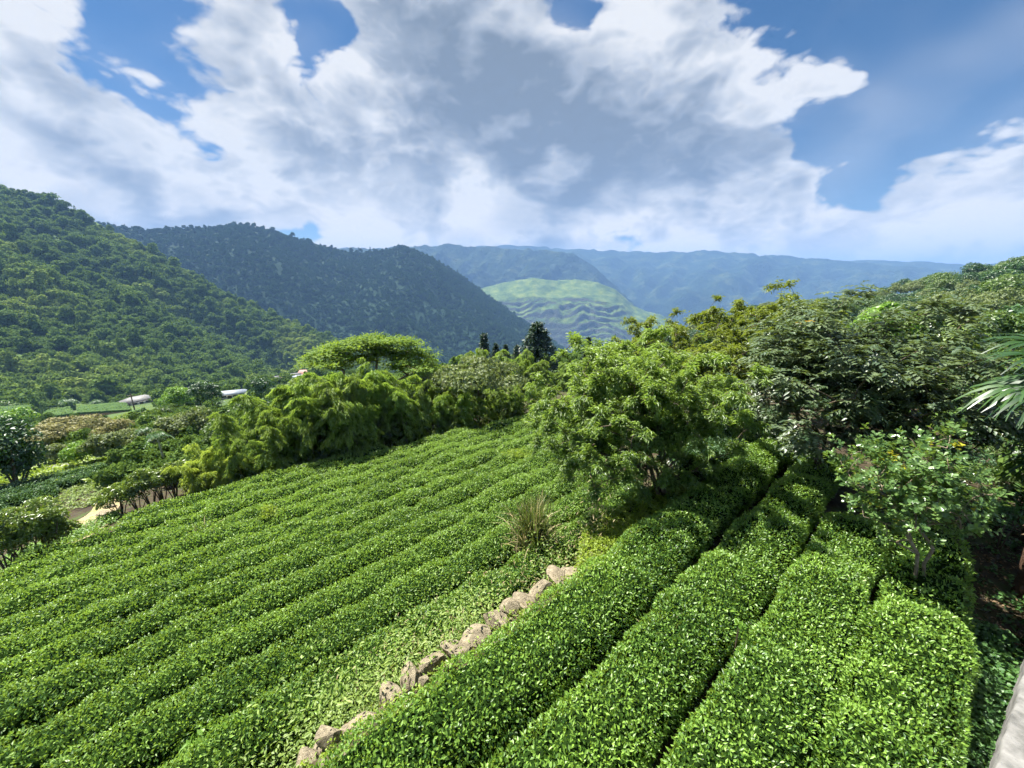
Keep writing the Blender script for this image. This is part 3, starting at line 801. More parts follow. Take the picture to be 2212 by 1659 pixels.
# ------------------------------------------------------------------ generic branching
def skeleton(base, trunks, targets, rg, tip=.008, power=.46, steps=3, sag=.12, sides=6):
    """grows limbs from trunk lines to the targets; returns Bag of wood and twig end (position, direction)"""
    nodes = []; par = []
    for line in trunks:
        prev = -1
        for p in line:
            if prev == -1 and nodes and np.linalg.norm(np.array(nodes[0]) - p) < 1e-6: prev = 0; continue
            nodes.append(np.asarray(p, float)); par.append(prev); prev = len(nodes) - 1
    root = np.asarray(base, float)
    tg = sorted(targets, key=lambda q: np.linalg.norm(q - root)); ends = []
    for q in tg:
        A = np.array(nodes); d = q - A; dist = np.linalg.norm(d, axis=1)
        cost = dist + .35 * np.maximum(0, A[:, 2] - q[2] + .1) + .10 * np.linalg.norm(A - root, axis=1)
        k = int(np.argmin(cost)); p0 = A[k]; v = q - p0; L = np.linalg.norm(v)
        side = rnd(1, rg)[0] * L * .12
        for i in range(1, steps + 1):
            f = i / steps; p = p0 + v * f + (side + np.array([0, 0, sag * L])) * math.sin(math.pi * f) * .8
            nodes.append(p); par.append(k); k = len(nodes) - 1
        ends.append((q, unit(q - nodes[-2]), k))
    cnt = np.zeros(len(nodes))
    kids = np.zeros(len(nodes), int)
    for i in range(len(nodes)):
        if par[i] >= 0: kids[par[i]] += 1
    cnt[kids == 0] = 1
    for i in range(len(nodes) - 1, -1, -1):
        if par[i] >= 0: cnt[par[i]] += cnt[i]
    rad = tip * np.maximum(cnt, 1) ** power
    b = Bag(); nd = np.array(nodes); pa = np.array(par); e = np.nonzero(pa >= 0)[0]; q_ = pa[e]
    r1 = rad[e]; r0 = np.where(kids[q_] > 1, np.minimum(rad[q_], r1 * 1.3), rad[q_]); thick = r0 > tip * 2.5
    for sel, sd_ in ((thick, sides), (~thick, 4)): b.frusta(nd[q_[sel]], nd[e[sel]], r0[sel], r1[sel], sd_)
    return b, ends


def crown_targets(n, c, r, rg, hollow=.55, low=-.8, lumps=.25, seed=0):
    out = []
    while len(out) < n:
        d = rnd(1, rg)[0]; rr = rg.uniform(hollow, 1.0) * (1 + lumps * float(vnoise(d[0] * 2.2 + seed, d[1] * 2.2 + d[2] * 1.7, 3)))
        q = d * rr
        if q[2] > low: out.append(np.asarray(c) + q * np.asarray(r))
    return out


# ------------------------------------------------------------------ willow-leaved tree (centre right)
def peach(name, label, p, crown, n_t, n_leaf, seed, trunks=None, L=.125, W=.029, mat='peach', group=None):
    rg = np.random.default_rng(seed)
    root = thing(name, label, 'tree', p, group=group); c, r = crown
    c = np.asarray(c) - p
    if trunks is None: trunks = [[(0, 0, -.2), (.05, 0, .6), (c[0] * .3, c[1] * .3, c[2] * .45), (c[0] * .6, c[1] * .6, c[2] * .7)]]
    tg = crown_targets(n_t, c, r, rg, .3, -.85, .2, seed)
    b, ends = skeleton((0, 0, 0), trunks, tg, rg, .0085, .5)
    obj('trunk', b.mesh('trunk', M['bark']), root)
    lb = Bag(); per = n_leaf // n_t
    for (q, d, k) in ends:
        n = int(per * rg.uniform(.6, 1.4)); shoot = rg.uniform(.25, .5)
        m_ = 4; ax = unit(np.array([d * .6 + rnd(1, rg)[0] * .8 + [0, 0, .35] for _ in range(m_)])); w = rg.integers(0, m_, n); f = rg.random(n)
        P = q + ax[w] * (f * shoot)[:, None] + .05 * rg.normal(size=(n, 3)) + [0, 0, 0]
        P[:, 2] -= .12 * f * f
        out = rnd(n, rg); out[:, 2] = 0; D = unit(out * .8 + ax[w] * .35 + [0, 0, -.25] + .25 * rnd(n, rg)); N = unit(rnd(n, rg) * .7 + [0, 0, 1])
        hgt = (q[2] - c[2]) / r[2]
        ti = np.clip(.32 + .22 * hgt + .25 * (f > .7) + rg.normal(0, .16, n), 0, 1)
        lb.leaves(P, D, N, L * rg.uniform(.7, 1.25, n), W * rg.uniform(.8, 1.2, n), ti, 'q', fold=.25, droop=.28)
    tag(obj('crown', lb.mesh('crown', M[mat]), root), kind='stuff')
    return root


def px_point(x, y, p):
    """point seen at (x, y) at the horizontal distance of p"""
    return at_d(x, y, math.hypot(p[0], p[1]))


pp = hit(1432, 1072)
c0 = px_point(1365, 885, pp)
mpx = math.hypot(pp[0], pp[1]) / math.hypot(*ray(1365, 885)[:2]) / FPX
q1 = px_point(1428, 960, pp) - pp; q2 = px_point(1260, 965, pp) - pp; q3 = px_point(1330, 985, pp) - pp; q4 = px_point(1405, 1010, pp) - pp
peach('willow_leaved_tree', 'tall loose tree with long drooping leaves and forked trunk at the wall end', pp, (c0, (222 * mpx, 2.6, 176 * mpx)), 360, 104000, 21,
      trunks=[[(0, 0, -.3), (.02, 0, .5), tuple(q1 * [1, 1, .7]), tuple(q1), tuple(q1 + [.1, .2, .8]), tuple(q1 + [.1, .3, 1.7])],
              [(0, 0, -.3), tuple(q4 * .5 + [-.05, -.1, -.1]), tuple(q4), tuple(q3 + [0, -.2, .1]), tuple(q2 + [0, -.4, .0])],
              [(0, 0, -.3), (-.1, .25, .6), (-.4, .6, 1.4), (-.9, .9, 2.3), (-1.2, 1.0, 3.1)]])
for (x, yb, yt, yc, hw, hh, d, lab, sd, nt, nl) in (
        (1415, 880, 655, 745, 120, 85, 22, 'wispy tall tree rising behind the willow-leaved tree', 22, 110, 15000),
        (1640, 860, 612, 715, 150, 105, 21, 'feathery yellow-green tree behind the glossy dark-leaved tree', 23, 160, 26000),
        (1540, 900, 740, 810, 95, 75, 17, 'loose small-leaved tree filling the gap between the two big trees', 24, 110, 16000)):
    rr = ray(x, yb); k_ = d / math.hypot(rr[0], rr[1]); p_ = np.array([rr[0] * k_, rr[1] * k_, 0]); p_[2] = float(ground(p_[0], p_[1]))
    mp = d / math.hypot(*ray(x, yc)[:2]) / FPX
    peach('feathery_tree', lab, p_, (at_d(x, yc, d), (hw * mp, hw * mp * .9, hh * mp)), nt, nl, sd, L=.17, W=.04, mat='feathery')

# ------------------------------------------------------------------ glossy compound-leaved tree (right)
def longan(p, c, r, seed, n_t, per):
    rg = np.random.default_rng(seed)
    root = thing('glossy_leaved_tree', 'broad dark tree with glossy greyish compound leaves over the shaded hedges', 'tree', p)
    c = np.asarray(c) - p
    tg = crown_targets(n_t, c, r, rg, .35, -.95, .3, seed)
    tr = [[(0, 0, -.3), (.02, 0, .8), (.06, .05, 1.6), (.15, .1, 2.4), (c[0] * .8, c[1] * .8, 3.4), (c[0], c[1], 4.4)],
          [(0, 0, -.3), (-.15, -.1, .9), (-.5, -.2, 1.7), (-1.2, -.3, 2.5), (-2.0, -.2, 3.2)], [(0, 0, -.3), (.15, .1, .9), (.8, .3, 1.6), (1.7, .4, 2.4), (2.6, .3, 3.1)]]
    b, ends = skeleton((0, 0, 0), tr, tg, rg, .011, .48)
    obj('trunk', b.mesh('trunk', M['bark']), root)
    lb = Bag(); yb = Bag()
    for (q, d, k) in ends:
        for _ in range(per):
            ax = unit(d * .5 + rnd(1, rg)[0] * np.array([1, 1, .5]) + [0, 0, .15]); m_ = rg.integers(7, 11); f = np.linspace(.2, 1, m_)
            Lr = rg.uniform(.3, .46); pos = q + rg.normal(0, .14, 3) + ax * (f * Lr)[:, None]; pos[:, 2] -= .17 * f * f
            sd = unit(np.cross(ax, [0, 0, 1.0])); sg = np.where(np.arange(m_) % 2, 1.0, -1.0)[:, None]
            D = unit(sd * sg * .9 + ax * .55 + np.array([0, 0, -.35]) + .15 * rnd(m_, rg)); N = unit(np.array([0, 0, 1.0]) + .3 * rnd(m_, rg))
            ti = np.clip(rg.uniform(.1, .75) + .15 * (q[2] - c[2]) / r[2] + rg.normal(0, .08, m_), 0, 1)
            (yb if rg.random() < .0005 else lb).leaves(pos, D, N,   .165 * rg.uniform(.8, 1.15, m_), .075, ti, 'q', fold=.12, droop=.12)
    tag(obj('crown', lb.mesh('crown', M['longan']), root), kind='stuff')
    if yb.n: tag(obj('yellowed_leaves', yb.mesh('yellowed_leaves', leafmat('orange_leaf', (.35, .2, .02), (.45, .3, .03), (.4, .26, .02))), root), kind='stuff')


lp = hit(1768, 1010, .75); lp[2] = float(ground(lp[0], lp[1]))
lc = px_point(1835, 812, lp); mpl = math.hypot(lp[0], lp[1]) / math.hypot(*ray(1835, 800)[:2]) / FPX
longan(lp, lc, (262 * mpl, 2.6, 164 * mpl), 31, 210, 24)

# ------------------------------------------------------------------ two-stemmed round-leaved shrub
def round_shrub(p, c, r, seed):
    rg = np.random.default_rng(seed)
    root = thing('round_leaved_shrub', 'small two-stemmed tree with pale rounded glossy leaves at the right hedge end', 'shrub', p); c = np.asarray(c) - p
    tr = [[(-.12, 0, -.2), (-.14, 0, .5), (-.2, .05, 1.1), (c[0] - .4, c[1], c[2] - .5)], [(.1, 0, -.2), (.08, .02, .45), (.0, .06, .85), (.08, .05, 1.2), (c[0] + .2, c[1], c[2] - .3)]]
    tg = crown_targets(190, c, r, rg, .3, -.9, .35, seed)
    b, ends = skeleton((0, 0, 0), tr, tg, rg, .0065, .42)
    obj('stems', b.mesh('stems', M['bark_pale']), root)
    lb = Bag(); yb = Bag()
    for (q, d, k) in ends:
        for _ in range(4):
            ax = unit(d * .5 + [0, 0, .7] + .55 * rnd(1, rg)[0]); n = rg.integers(8, 13); f = rg.random(n); a = np.arange(n) * 2.4
            u = unit(np.cross(ax, [.3, .9, .1])); v = np.cross(ax, u); rad = np.cos(a)[:, None] * u + np.sin(a)[:, None] * v
            o_ = q + rg.normal(0, .12, 3); P = o_ + ax * (f * .16)[:, None]
            D = unit(rad + ax * (.25 + .6 * f)[:, None]); N = unit(ax + .25 * rnd(n, rg))
            ti = np.clip(rg.uniform(.15, .7) + .3 * f * 0.6 + rg.normal(0, .1, n), 0, 1)
            (yb if rg.random() < .025 else lb).leaves(P, D, N, .098 * rg.uniform(.7, 1.2, n), .056 * rg.uniform(.85, 1.1, n), ti, 'o', fold=.1, droop=.1)
    tag(obj('crown', lb.mesh('crown', M['round']), root), kind='stuff')
    tag(obj('yellowed_leaves', yb.mesh('yellowed_leaves', M['yellow']), root), kind='stuff')


rp = hit(1992, 1255, .5); rp[2] = float(ground(rp[0], rp[1]))
rc = px_point(1985, 1052, rp); mpr = math.hypot(rp[0], rp[1]) / math.hypot(*ray(1985, 1052)[:2]) / FPX
round_shrub(rp, rc, (150 * mpr, 1.0, 140 * mpr), 41)


# ------------------------------------------------------------------ fan palms
def fan_palm(label, p, h, nf, leaf, seed, trunk_r=.11, lean=(0, 0), pet=.7):
    rg = np.random.default_rng(seed); root = thing('fan_palm', label, 'palm', p, group='fan palms')
    tip = np.array([lean[0], lean[1], h])
    if h > .6:
        b = Bag(); f = np.linspace(0, 1, 9)
        b.tube(np.array([[0, 0, -.2]]) * (1 - f)[:, None] + tip * f[:, None], trunk_r * (1.15 - .25 * f + .08 * np.sin(f * 31)), 10)
        obj('trunk', b.mesh('trunk', M['palm_trunk']), root)
        fb = Bag(); n = 260; f = rg.uniform(.3, 1, n); th = rg.uniform(0, 6.28, n)
        P = tip * f[:, None] + np.stack([np.cos(th), np.sin(th), 0 * th], 1) * trunk_r
        D = np.stack([np.cos(th), np.sin(th), -1.4 + 0 * th], 1) + .4 * rnd(n, rg); fb.leaves(P, D, rnd(n, rg), .18, .03, rg.random(n))
        tag(obj('fibre', fb.mesh('fibre', M['litter']), root), kind='stuff')
    for i in range(nf):
        az = i * 2.4 + rg.uniform(-.3, .3); el = math.radians(rg.uniform(-25, 75)); d = np.array([math.cos(az) * math.cos(el), math.sin(az) * math.cos(el), math.sin(el)])
        L = pet * rg.uniform(.75, 1.15); f = np.linspace(0, 1, 5); pts = tip + d * (f * L)[:, None]; pts[:, 2] -= .12 * L * f * f
        b = Bag(); b.tube(pts, [.014, .012, .011, .010, .008], 5, .3)
        hub = pts[-1]; ax = unit(pts[-1] - pts[-2]); sd = unit(np.cross(ax, [0, 0, 1.0])); up = np.cross(sd, ax)
        m_ = 34; a = np.linspace(-2.35, 2.35, m_) + rg.normal(0, .02, m_); dr = np.cos(a)[:, None] * ax + np.sin(a)[:, None] * sd
        Ls = leaf * (.72 + .28 * np.cos(a * .6)) * rg.uniform(.92, 1.05, m_); k = 5; ff = np.linspace(.03, 1, k)
        pts3 = hub + dr[:, None] * (ff * 1.0)[None, :, None] * Ls[:, None, None] + up * (.10 * np.sin(ff * 2.2))[None, :, None] * leaf
        pts3[..., 2] -= (.42 * ff ** 2.4)[None] * Ls[:, None] * rg.uniform(.5, 1.25, m_)[:, None]
        wd = np.array([.012, .045, .05, .032, .006]) * leaf / .6
        side = np.cross(dr, up) + .35 * up * np.where(np.arange(m_) % 2, 1, -1)[:, None]
        b.strips(pts3, wd, side, np.clip(rg.uniform(.2, .7) + rg.normal(0, .12, m_), 0, 1))
        obj('frond', b.mesh('frond', M['palm']), root)
    return root


p_ = hit(2214, 1290); fan_palm('tall fan palm with shaggy brown trunk at the right edge', p_, 4.8, 20, .92, 51, .17, (-.1, .1), .85)
p_ = hit(2222, 1180); fan_palm('shorter fan palm just behind the round-leaved shrub at the right edge', p_, 3.1, 16, .9, 52, .15, (-.15, 0), .8)
p_ = hit(1318, 1092); fan_palm('low fan palm crouching under the willow-leaved tree', p_, .35, 9, .62, 53, .08, (0, 0), .55)
p_ = hit(1452, 1010); fan_palm('small fan palm right behind the forked trunk', p_, .5, 8, .6, 54, .08, (0, 0), .55)
p_ = hit(1585, 955); fan_palm('small fan palm beside the distant sunlit hedges', p_, .9, 8, .65, 55, .08, (0, 0), .55)

# ------------------------------------------------------------------ reed tuft on the wall
def reed_tuft(name, label, p, h, n, seed, spread=.5, straw=.35, w=.016, cat='grass tuft'):
    rg = np.random.default_rng(seed); root = thing(name, label, cat, p)
    for nm, m_, mt in (('blades', int(n * (1 - straw)), M['reed']), ('dry_blades', int(n * straw), M['straw'])):
        th = rg.uniform(0, 6.28, m_); le = h * rg.uniform(.6, 1.25, m_); k = 7; f = np.linspace(0, 1, k); out = rg.uniform(.1, 1, m_) * spread * (1.35 if nm == 'dry_blades' else 1)
        o_ = rg.normal(0, .16, (m_, 2)); hd = np.stack([np.cos(th), np.sin(th)], 1)
        pts = np.zeros((m_, k, 3)); pts[..., :2] = o_[:, None] + hd[:, None] * (out * le)[:, None, None] * (f ** 1.8)[None, :, None]
        pts[..., 2] = le[:, None] * (f[None] - (.30 * out / spread)[:, None] * f[None] ** 3.2)
        sd = np.stack([-hd[:, 1], hd[:, 0], 0 * th], 1) + .4 * rnd(m_, rg)
        b = Bag(); b.strips(pts, np.array([.7, 1, 1, .9, .75, .5, .08]) * w, sd, rg.random(m_)); tag(obj(nm, b.mesh(nm, mt), root), kind='stuff')
    return root


p_ = hit(1150, 1205, .25); p_[2] -= .25; reed_tuft('reed_tuft', 'tall clump of half-dry reed grass beside the stone wall', p_, 2.1, 620, 61, .42, .22, .03)
p_ = hit(1085, 1240); reed_tuft('reed_tuft', 'small arching reed clump left of the tall dry reeds', p_, .7, 60, 62, .8, .4)
p_ = hit(1440, 1345, .8); p_[2] = float(ground(p_[0], p_[1])) + .3; reed_tuft('fern_sprig', 'lone narrow-leaved sprig poking out of the dark hedge gap', p_, .62, 26, 63, .6, .1, .02, 'sprig')


# ------------------------------------------------------------------ weeds, creepers, small bushes
def leaf_patch(name, label, cat, pts, L, W, mat, seed, hgt=.2, per=14, kind='q', group=None, stuff=True, up=.6, stems=False):
    """many short leafy shoots standing on the given base points"""
    rg = np.random.default_rng(seed); pts = np.asarray(pts); o_ = pts.mean(0); n = len(pts) * per
    hh = hgt * rg.uniform(.3, 1.2, len(pts)); w = np.repeat(np.arange(len(pts)), per); f = rg.random(n)
    lean = rg.normal(0, .25, (len(pts), 3)); lean[:, 2] = 1
    P = pts[w] + lean[w] * (f * hh[w])[:, None] + rg.normal(0, .02 + hgt * .12, (n, 3)) * [1, 1, .3]
    D = unit(rnd(n, rg) * [1, 1, .5] + [0, 0, up * .6]); N = unit(rnd(n, rg) * .6 + [0, 0, 1])
    ti = np.clip(.2 + .5 * f + rg.normal(0, .2, n), 0, 1)
    b = Bag(); b.leaves(P - o_, D, N, L * rg.uniform(.6, 1.3, n), W * rg.uniform(.7, 1.3, n), ti, kind, fold=.15, droop=.15)
    o = obj(name, b.mesh(name, mat), None, o_); return tag(o, label, cat, group, 'stuff' if stuff else None)


def strip_pts(n, s0, s1, t0, t1, rg, dens=None):
    s = rg.uniform(s0, s1, n); t = rg.uniform(t0, t1, n)
    if dens is not None:
        k = dens(s, t) > rg.random(n); s, t = s[k], t[k]
    x, y = xy(s, t); return np.stack([x, y, ground(x, y)], 1)


rg = np.random.default_rng(71)
leaf_patch('weed_bank', 'tangle of pale weeds growing at the foot of the stone wall', 'weeds', strip_pts(620, .5, 6.6, 4.95, 5.65, rg, lambda s, t: sstep(fbm(s * .9, t, 3, 3), -.8, .2)), .085, .036, M['weed'], 72, 1.75, 26)
0 and leaf_patch('weed_bank', 'taller pale green weeds between wall foot and nearest lower hedge', 'weeds', strip_pts(420, .6, 7.0, 5.4, 6.5, rg), .10, .045, M['bright'], 80, 1.5, 26)
leaf_patch('weed_bank', 'dry yellowish stalks among the weeds below the stone wall', 'weeds', strip_pts(150, 1.0, 8.0, 4.95, 5.6, rg), .12, .02, M['straw'], 79, 1.7, 14, up=1.6)
leaf_patch('weed_bank', 'low weeds along the lower stretch of the stone wall', 'weeds', strip_pts(520, -4.5, 1.6, 4.9, 5.9, rg), .07, .03, M['weed'], 73, 1.0, 22)
leaf_patch('creeper_mat', 'yellow-green creeper between the nearest hedge and the stones', 'ground cover', strip_pts(2800, -3.5, 12.5, 3.95, 5.0, rg, lambda s, t: .7 + .3 * sstep(s, 5.5, 7.5)), .042, .03, M['cover'], 74, .10, 9)
leaf_patch('creeper_mat', 'vivid yellow-green creeper carpet between reed clump and nearest hedge', 'ground cover', strip_pts(1900, 6.0, 11.6, 4.2, 5.45, rg), .06, .042, M['cover'], 701, .10, 9)
leaf_patch('weed_bank', 'low weeds along the grassy terrace edge behind the reed clump', 'weeds', strip_pts(260, 6.8, 12.0, 5.4, 5.8, rg), .085, .036, M['weed'], 702, .8, 20)
leaf_patch('creeper_mat', 'mossy green ground cover around the forked tree foot', 'ground cover', strip_pts(1300, 10.6, 13.6, 3.9, 6.6, rg), .065, .044, M['weed'], 75, .14, 9)
leaf_patch('vine_mat', 'leafy vines on the ground between last hedge and concrete ledge', 'ground cover', strip_pts(900, 3.0, 10.5, -1.75, -1.05, rg), .075, .06, M['vine'], 76, .22, 12, 'l')
leaf_patch('vine_mat', 'patchy vines under the fan palms at the right', 'ground cover', strip_pts(1200, 8.6, 17, -5.5, -1.2, rg, lambda s, t: sstep(fbm(s * .7, t * .7, 3, 9), -.3, .5)), .075, .055, M['vine'], 77, .25, 12, 'l')
leaf_patch('leaf_litter', 'brown leaf litter on the bare ground under the palms', 'leaf litter', strip_pts(1500, 8.0, 16, -5, -1.1, rg), .08, .03, M['litter'], 78, .02, 3)


def bush(name, label, cat, p, r, n, L, W, mat, seed, kind='q', nl=9, lr=.45, stems=5, stem_h=.4, group=None, lift=.9, bark='bark', low=-.35):
    """rounded leafy bush with stems, of half-size r"""
    rg = np.random.default_rng(seed); root = thing(name, label, cat, p, group=group)
    P, N, ti, C = lobes(n, r, nl, lr, rg, 1.0, low); P = P + [0, 0, r[2] * lift + stem_h]
    b = Bag()
    for c in C[:max(stems, 3)]:
        e = c + [0, 0, r[2] * lift + stem_h]; a0 = np.array([e[0] * .18, e[1] * .18, -.1])
        b.tube(np.array([a0, a0 * .6 + e * .4 + [0, 0, .12 * stem_h], e]), np.array([.035, .026, .012]) * max(.5, r[2]), 5, cap=False)
    obj('stems', b.mesh('stems', M[bark]), root)
    lb = Bag(); D = unit(np.cross(N, rnd(n, rg)) + .45 * N); lb.leaves(P, D, unit(N + .5 * rnd(n, rg)), L * rg.uniform(.7, 1.3, n), W * rg.uniform(.75, 1.25, n), ti, kind, fold=.15, droop=.12)
    tag(obj('crown', lb.mesh('crown', M[mat]), root), kind='stuff'); return root


def gp(x, y, lift=0.0):
    p = hit(x, y, lift); p[2] = float(ground(p[0], p[1])); return p


p_ = gp(520, 1610); bush('broad_leaved_bush', 'low bush of big glossy bright green leaves beside the lower wall end', 'bush', p_, (1.0, .8, .38), 1500, .13, .06, 'bright', 81, 'l', 12, .42, 5, .1)
p_ = gp(325, 1659); bush('yellow_leaved_plant', 'small plant with yellow leaves at the bottom left of the wall', 'plant', p_, (.35, .3, .25), 130, .11, .045, 'yellow', 82, 'l', 6, .5, 3, .35)
p_ = gp(582, 1135, .4); bush('lime_leaved_shrub', 'bright lime-yellow shrub poking out of a lower-field hedge', 'shrub', p_, (.55, .42, .16), 420, .12, .04, 'lime', 83, 'q', 9, .4, 3, .85)
p_ = gp(1120, 1000, .5); bush('lime_leaved_shrub', 'pale yellow-green shoots among the hedges left of the willow-leaved tree', 'shrub', p_, (.9, .5, .2), 500, .11, .035, 'lime', 84, 'q', 8, .45, 3, .75)
p_ = gp(430, 1180, .3); reed_tuft('pale_grass', 'pale grass sprouting out of the far lower-field hedges', p_, 1.25, 40, 85, .6, .2, .03)
p_ = gp(2150, 1190); bush('feathery_sapling', 'small pale sapling between shrub and palm trunk at the right', 'sapling', p_, (.5, .4, .3), 160, .13, .05, 'vine', 86, 'l', 6, .5, 3, .7)
p_ = gp(1590, 1390, .6); bush('seedling', 'tiny light green seedling in the second hedge gap', 'seedling', p_, (.13, .13, .07), 26, .1, .045, 'bright', 87, 'l', 4, .5, 2, .8)

for i_, (x, y, r_) in enumerate(((2055, 985, .8), (2105, 1010, .9), (2150, 1045, .8), (2195, 1085, .7), (2120, 960, 1.0), (2190, 1000, 1.0), (2010, 960, .8), (2170, 940, 1.1))):
    p_ = gp(x, y + 20); bush('leafy_undergrowth', 'shaded undergrowth bush behind the round-leaved shrub, %s of eight' % ORD[i_], 'bush', p_, (r_, r_, .5 * r_), 750, .12, .055, ('vine', 'broad_dark', 'broad')[i_ % 3], 1200 + i_, 'q', 10, .42, 3, .1, 'undergrowth at the right')
# ------------------------------------------------------------------ earth path and meadow
pth = [hit(*q) for q in ((40, 1250), (110, 1205), (160, 1160), (205, 1122), (240, 1088), (262, 1074))]
pth = np.array(pth)
f_ = np.linspace(0, len(pth) - 1, 60); cx_ = np.interp(f_, range(len(pth)), pth[:, 0]); cy_ = np.interp(f_, range(len(pth)), pth[:, 1])
tg_ = unit(np.stack([np.gradient(cx_), np.gradient(cy_)], 1)); nrm_ = np.stack([-tg_[:, 1], tg_[:, 0]], 1)
Gp = []
for k_, o_ in enumerate(np.linspace(-1, 1, 7)):
    wd_ = (.85 + .3 * fbm(f_ * .8, f_ * 0, 2, 3)) * o_
    x, y = cx_ + nrm_[:, 0] * wd_, cy_ + nrm_[:, 1] * wd_; Gp.append(np.stack([x, y, ground(x, y) + .03 + .035 * (1 - abs(o_))], -1))
Gp = np.stack(Gp, 1); id_ = np.arange(60 * 7).reshape(60, 7)
tag(obj('earth_path', mesh('earth_path', Gp, [np.stack([id_[:-1, :-1], id_[1:, :-1], id_[1:, 1:], id_[:-1, 1:]], -1).reshape(-1, 4)], M['dirt'], smooth=True)), kind='structure')
slab = thing('stone_edging', 'flat pale stone slabs edging the earth path', 'stone edging', hit(205, 1135))
so = np.array(slab.location)
for i_, (px, py) in enumerate(((150, 1168), (168, 1155), (186, 1143), (202, 1136), (216, 1128), (228, 1112), (238, 1098))):
    p_ = hit(px, py) - so; o = obj('stone', rocks[i_ % 9], slab, p_ + [0, 0, .08], rw.uniform(0, 3)); o.scale = (rw.uniform(.3, .55), rw.uniform(.25, .4), .13)


def meadow(name, label, mat, quad, n, L, W, seed, hgt=.3, per=6):
    """ground plants over the patch of terrain seen inside a picture quad"""
    rg = np.random.default_rng(seed); c = np.array([hit(*q) for q in quad]); u = rg.random((n, 1)); v = rg.random((n, 1))
    P = c[0] * (1 - u) * (1 - v) + c[1] * u * (1 - v) + c[2] * u * v + c[3] * (1 - u) * v; P[:, 2] = ground(P[:, 0], P[:, 1])
    k = fbm(P[:, 0] / 3, P[:, 1] / 3, 3, seed) + rg.normal(0, .4, n) > -.45
    return leaf_patch(name, label, 'meadow', P[k], L, W, mat, seed, hgt, per)


meadow('meadow_plants', 'sunny yellow-green meadow beyond the dusky tea hedges', M['lime'], ((0, 1062), (300, 1045), (300, 985), (0, 992)), 4200, .36, .13, 1, .3, 6)
meadow('meadow_plants', 'tall weeds around the dusky tea hedges', M['weed'], ((0, 1150), (240, 1080), (240, 1045), (0, 1060)), 900, .16, .06, 2, .2, 6)
meadow('meadow_plants', 'weedy verge along the path side of the lower field', M['bright'], ((10, 1235), (250, 1130), (262, 1108), (20, 1215)), 1300, .13, .05, 3, .35, 8)


# ------------------------------------------------------------------ copying things
def copy_thing(src, label, loc, rotz=0.0, scale=1.0, group=None):
    r = src.copy(); link(r); r.location = tuple(float(v) for v in loc); r.rotation_euler = (0, 0, rotz)
    r.scale = (scale,) * 3 if not hasattr(scale, '__len__') else scale
    r['label'] = label
    if group: r['group'] = group
    for ch in src.children:
        c = ch.copy(); link(c, r)
    return r


# ------------------------------------------------------------------ bamboo
def bamboo_parts(seed, h=8.0, n=1500, mat='bamboo', L=.30, W=.06):
    """one arching culm with its plume: (culm mesh, plume mesh)"""
    rg = np.random.default_rng(seed); f = np.linspace(0, 1, 12); lean = rg.uniform(.12, .38) * h
    pts = np.stack([lean * f ** 2.6, .05 * h * np.sin(f * 3), h * (f - .16 * (lean / h / .3) * f ** 4)], 1)
    b = Bag(); b.tube(pts, .05 * (1.05 - .95 * f), 5)
    for i in range(2, 9): b.tube(pts[i] + np.array([[0, 0, -.02], [0, 0, .02]]), .062 * (1.05 - .95 * f[i]), 5, .1)
    lb = Bag(); k = rg.random(n) ** .75 * .72 + .28
    C = np.stack([np.interp(k, f, pts[:, i]) for i in range(3)], 1)
    nb = 34; br = np.sort(rg.random(nb) ** .9 * .84 + .15); bo = rg.uniform(0, 6.28, nb); bl = (.13 + .1 * rg.random(nb)) * h * (1.15 - .6 * br)
    w = rg.integers(0, nb, n); g_ = rg.random(n); bp = np.stack([np.interp(br[w], f, pts[:, i]) for i in range(3)], 1)
    hd = np.stack([np.cos(bo[w]), np.sin(bo[w]), 0 * g_], 1)
    P = bp + hd * (bl[w] * g_)[:, None]; P[:, 2] += bl[w] * (.35 * g_ - .75 * g_ * g_); P += rg.normal(0, .09, (n, 3)) * [1, 1, .8]
    D = unit(hd * .6 + rnd(n, rg) * .55 + [0, 0, -.75]); N = unit(rnd(n, rg) * .7 + hd * .3 + [0, 0, .6])
    ti = np.clip(.15 + .55 * (br[w] - .15) / .85 + .25 * g_ + rg.normal(0, .15, n), 0, 1)
    lb.leaves(P, D, N, L * rg.uniform(.6, 1.3, n), W * rg.uniform(.7, 1.3, n), ti, 'q', fold=.15, droop=.15)
    return b.mesh('culm', M['culm']), lb.mesh('plume', M[mat])


BAM = [bamboo_parts(400 + i, 8.0, 4600) for i in range(7)]
BAMB = [bamboo_parts(420 + i, 5.0, 2600, 'bamboo_bright', .26, .055) for i in range(3)]
rb = random.Random(8)


def bamboo_clump(label, p, h, n, spread, lib=BAM, ref=8.0, group='bamboo clumps along the field edge'):
    root = thing('bamboo_clump', label, 'bamboo', p, group=group)
    for i in range(n):
        cm, pm = rb.choice(lib); a = rb.uniform(0, 6.28); sc = h / ref * rb.uniform(.72, 1.12); d = spread * math.sqrt(rb.random())
        th = rb.uniform(0, 6.28); loc = (d * math.cos(th), d * math.sin(th), -.3)
        c = obj('culm', cm, root, loc, a, sc); obj('plume', pm, c)
    return root


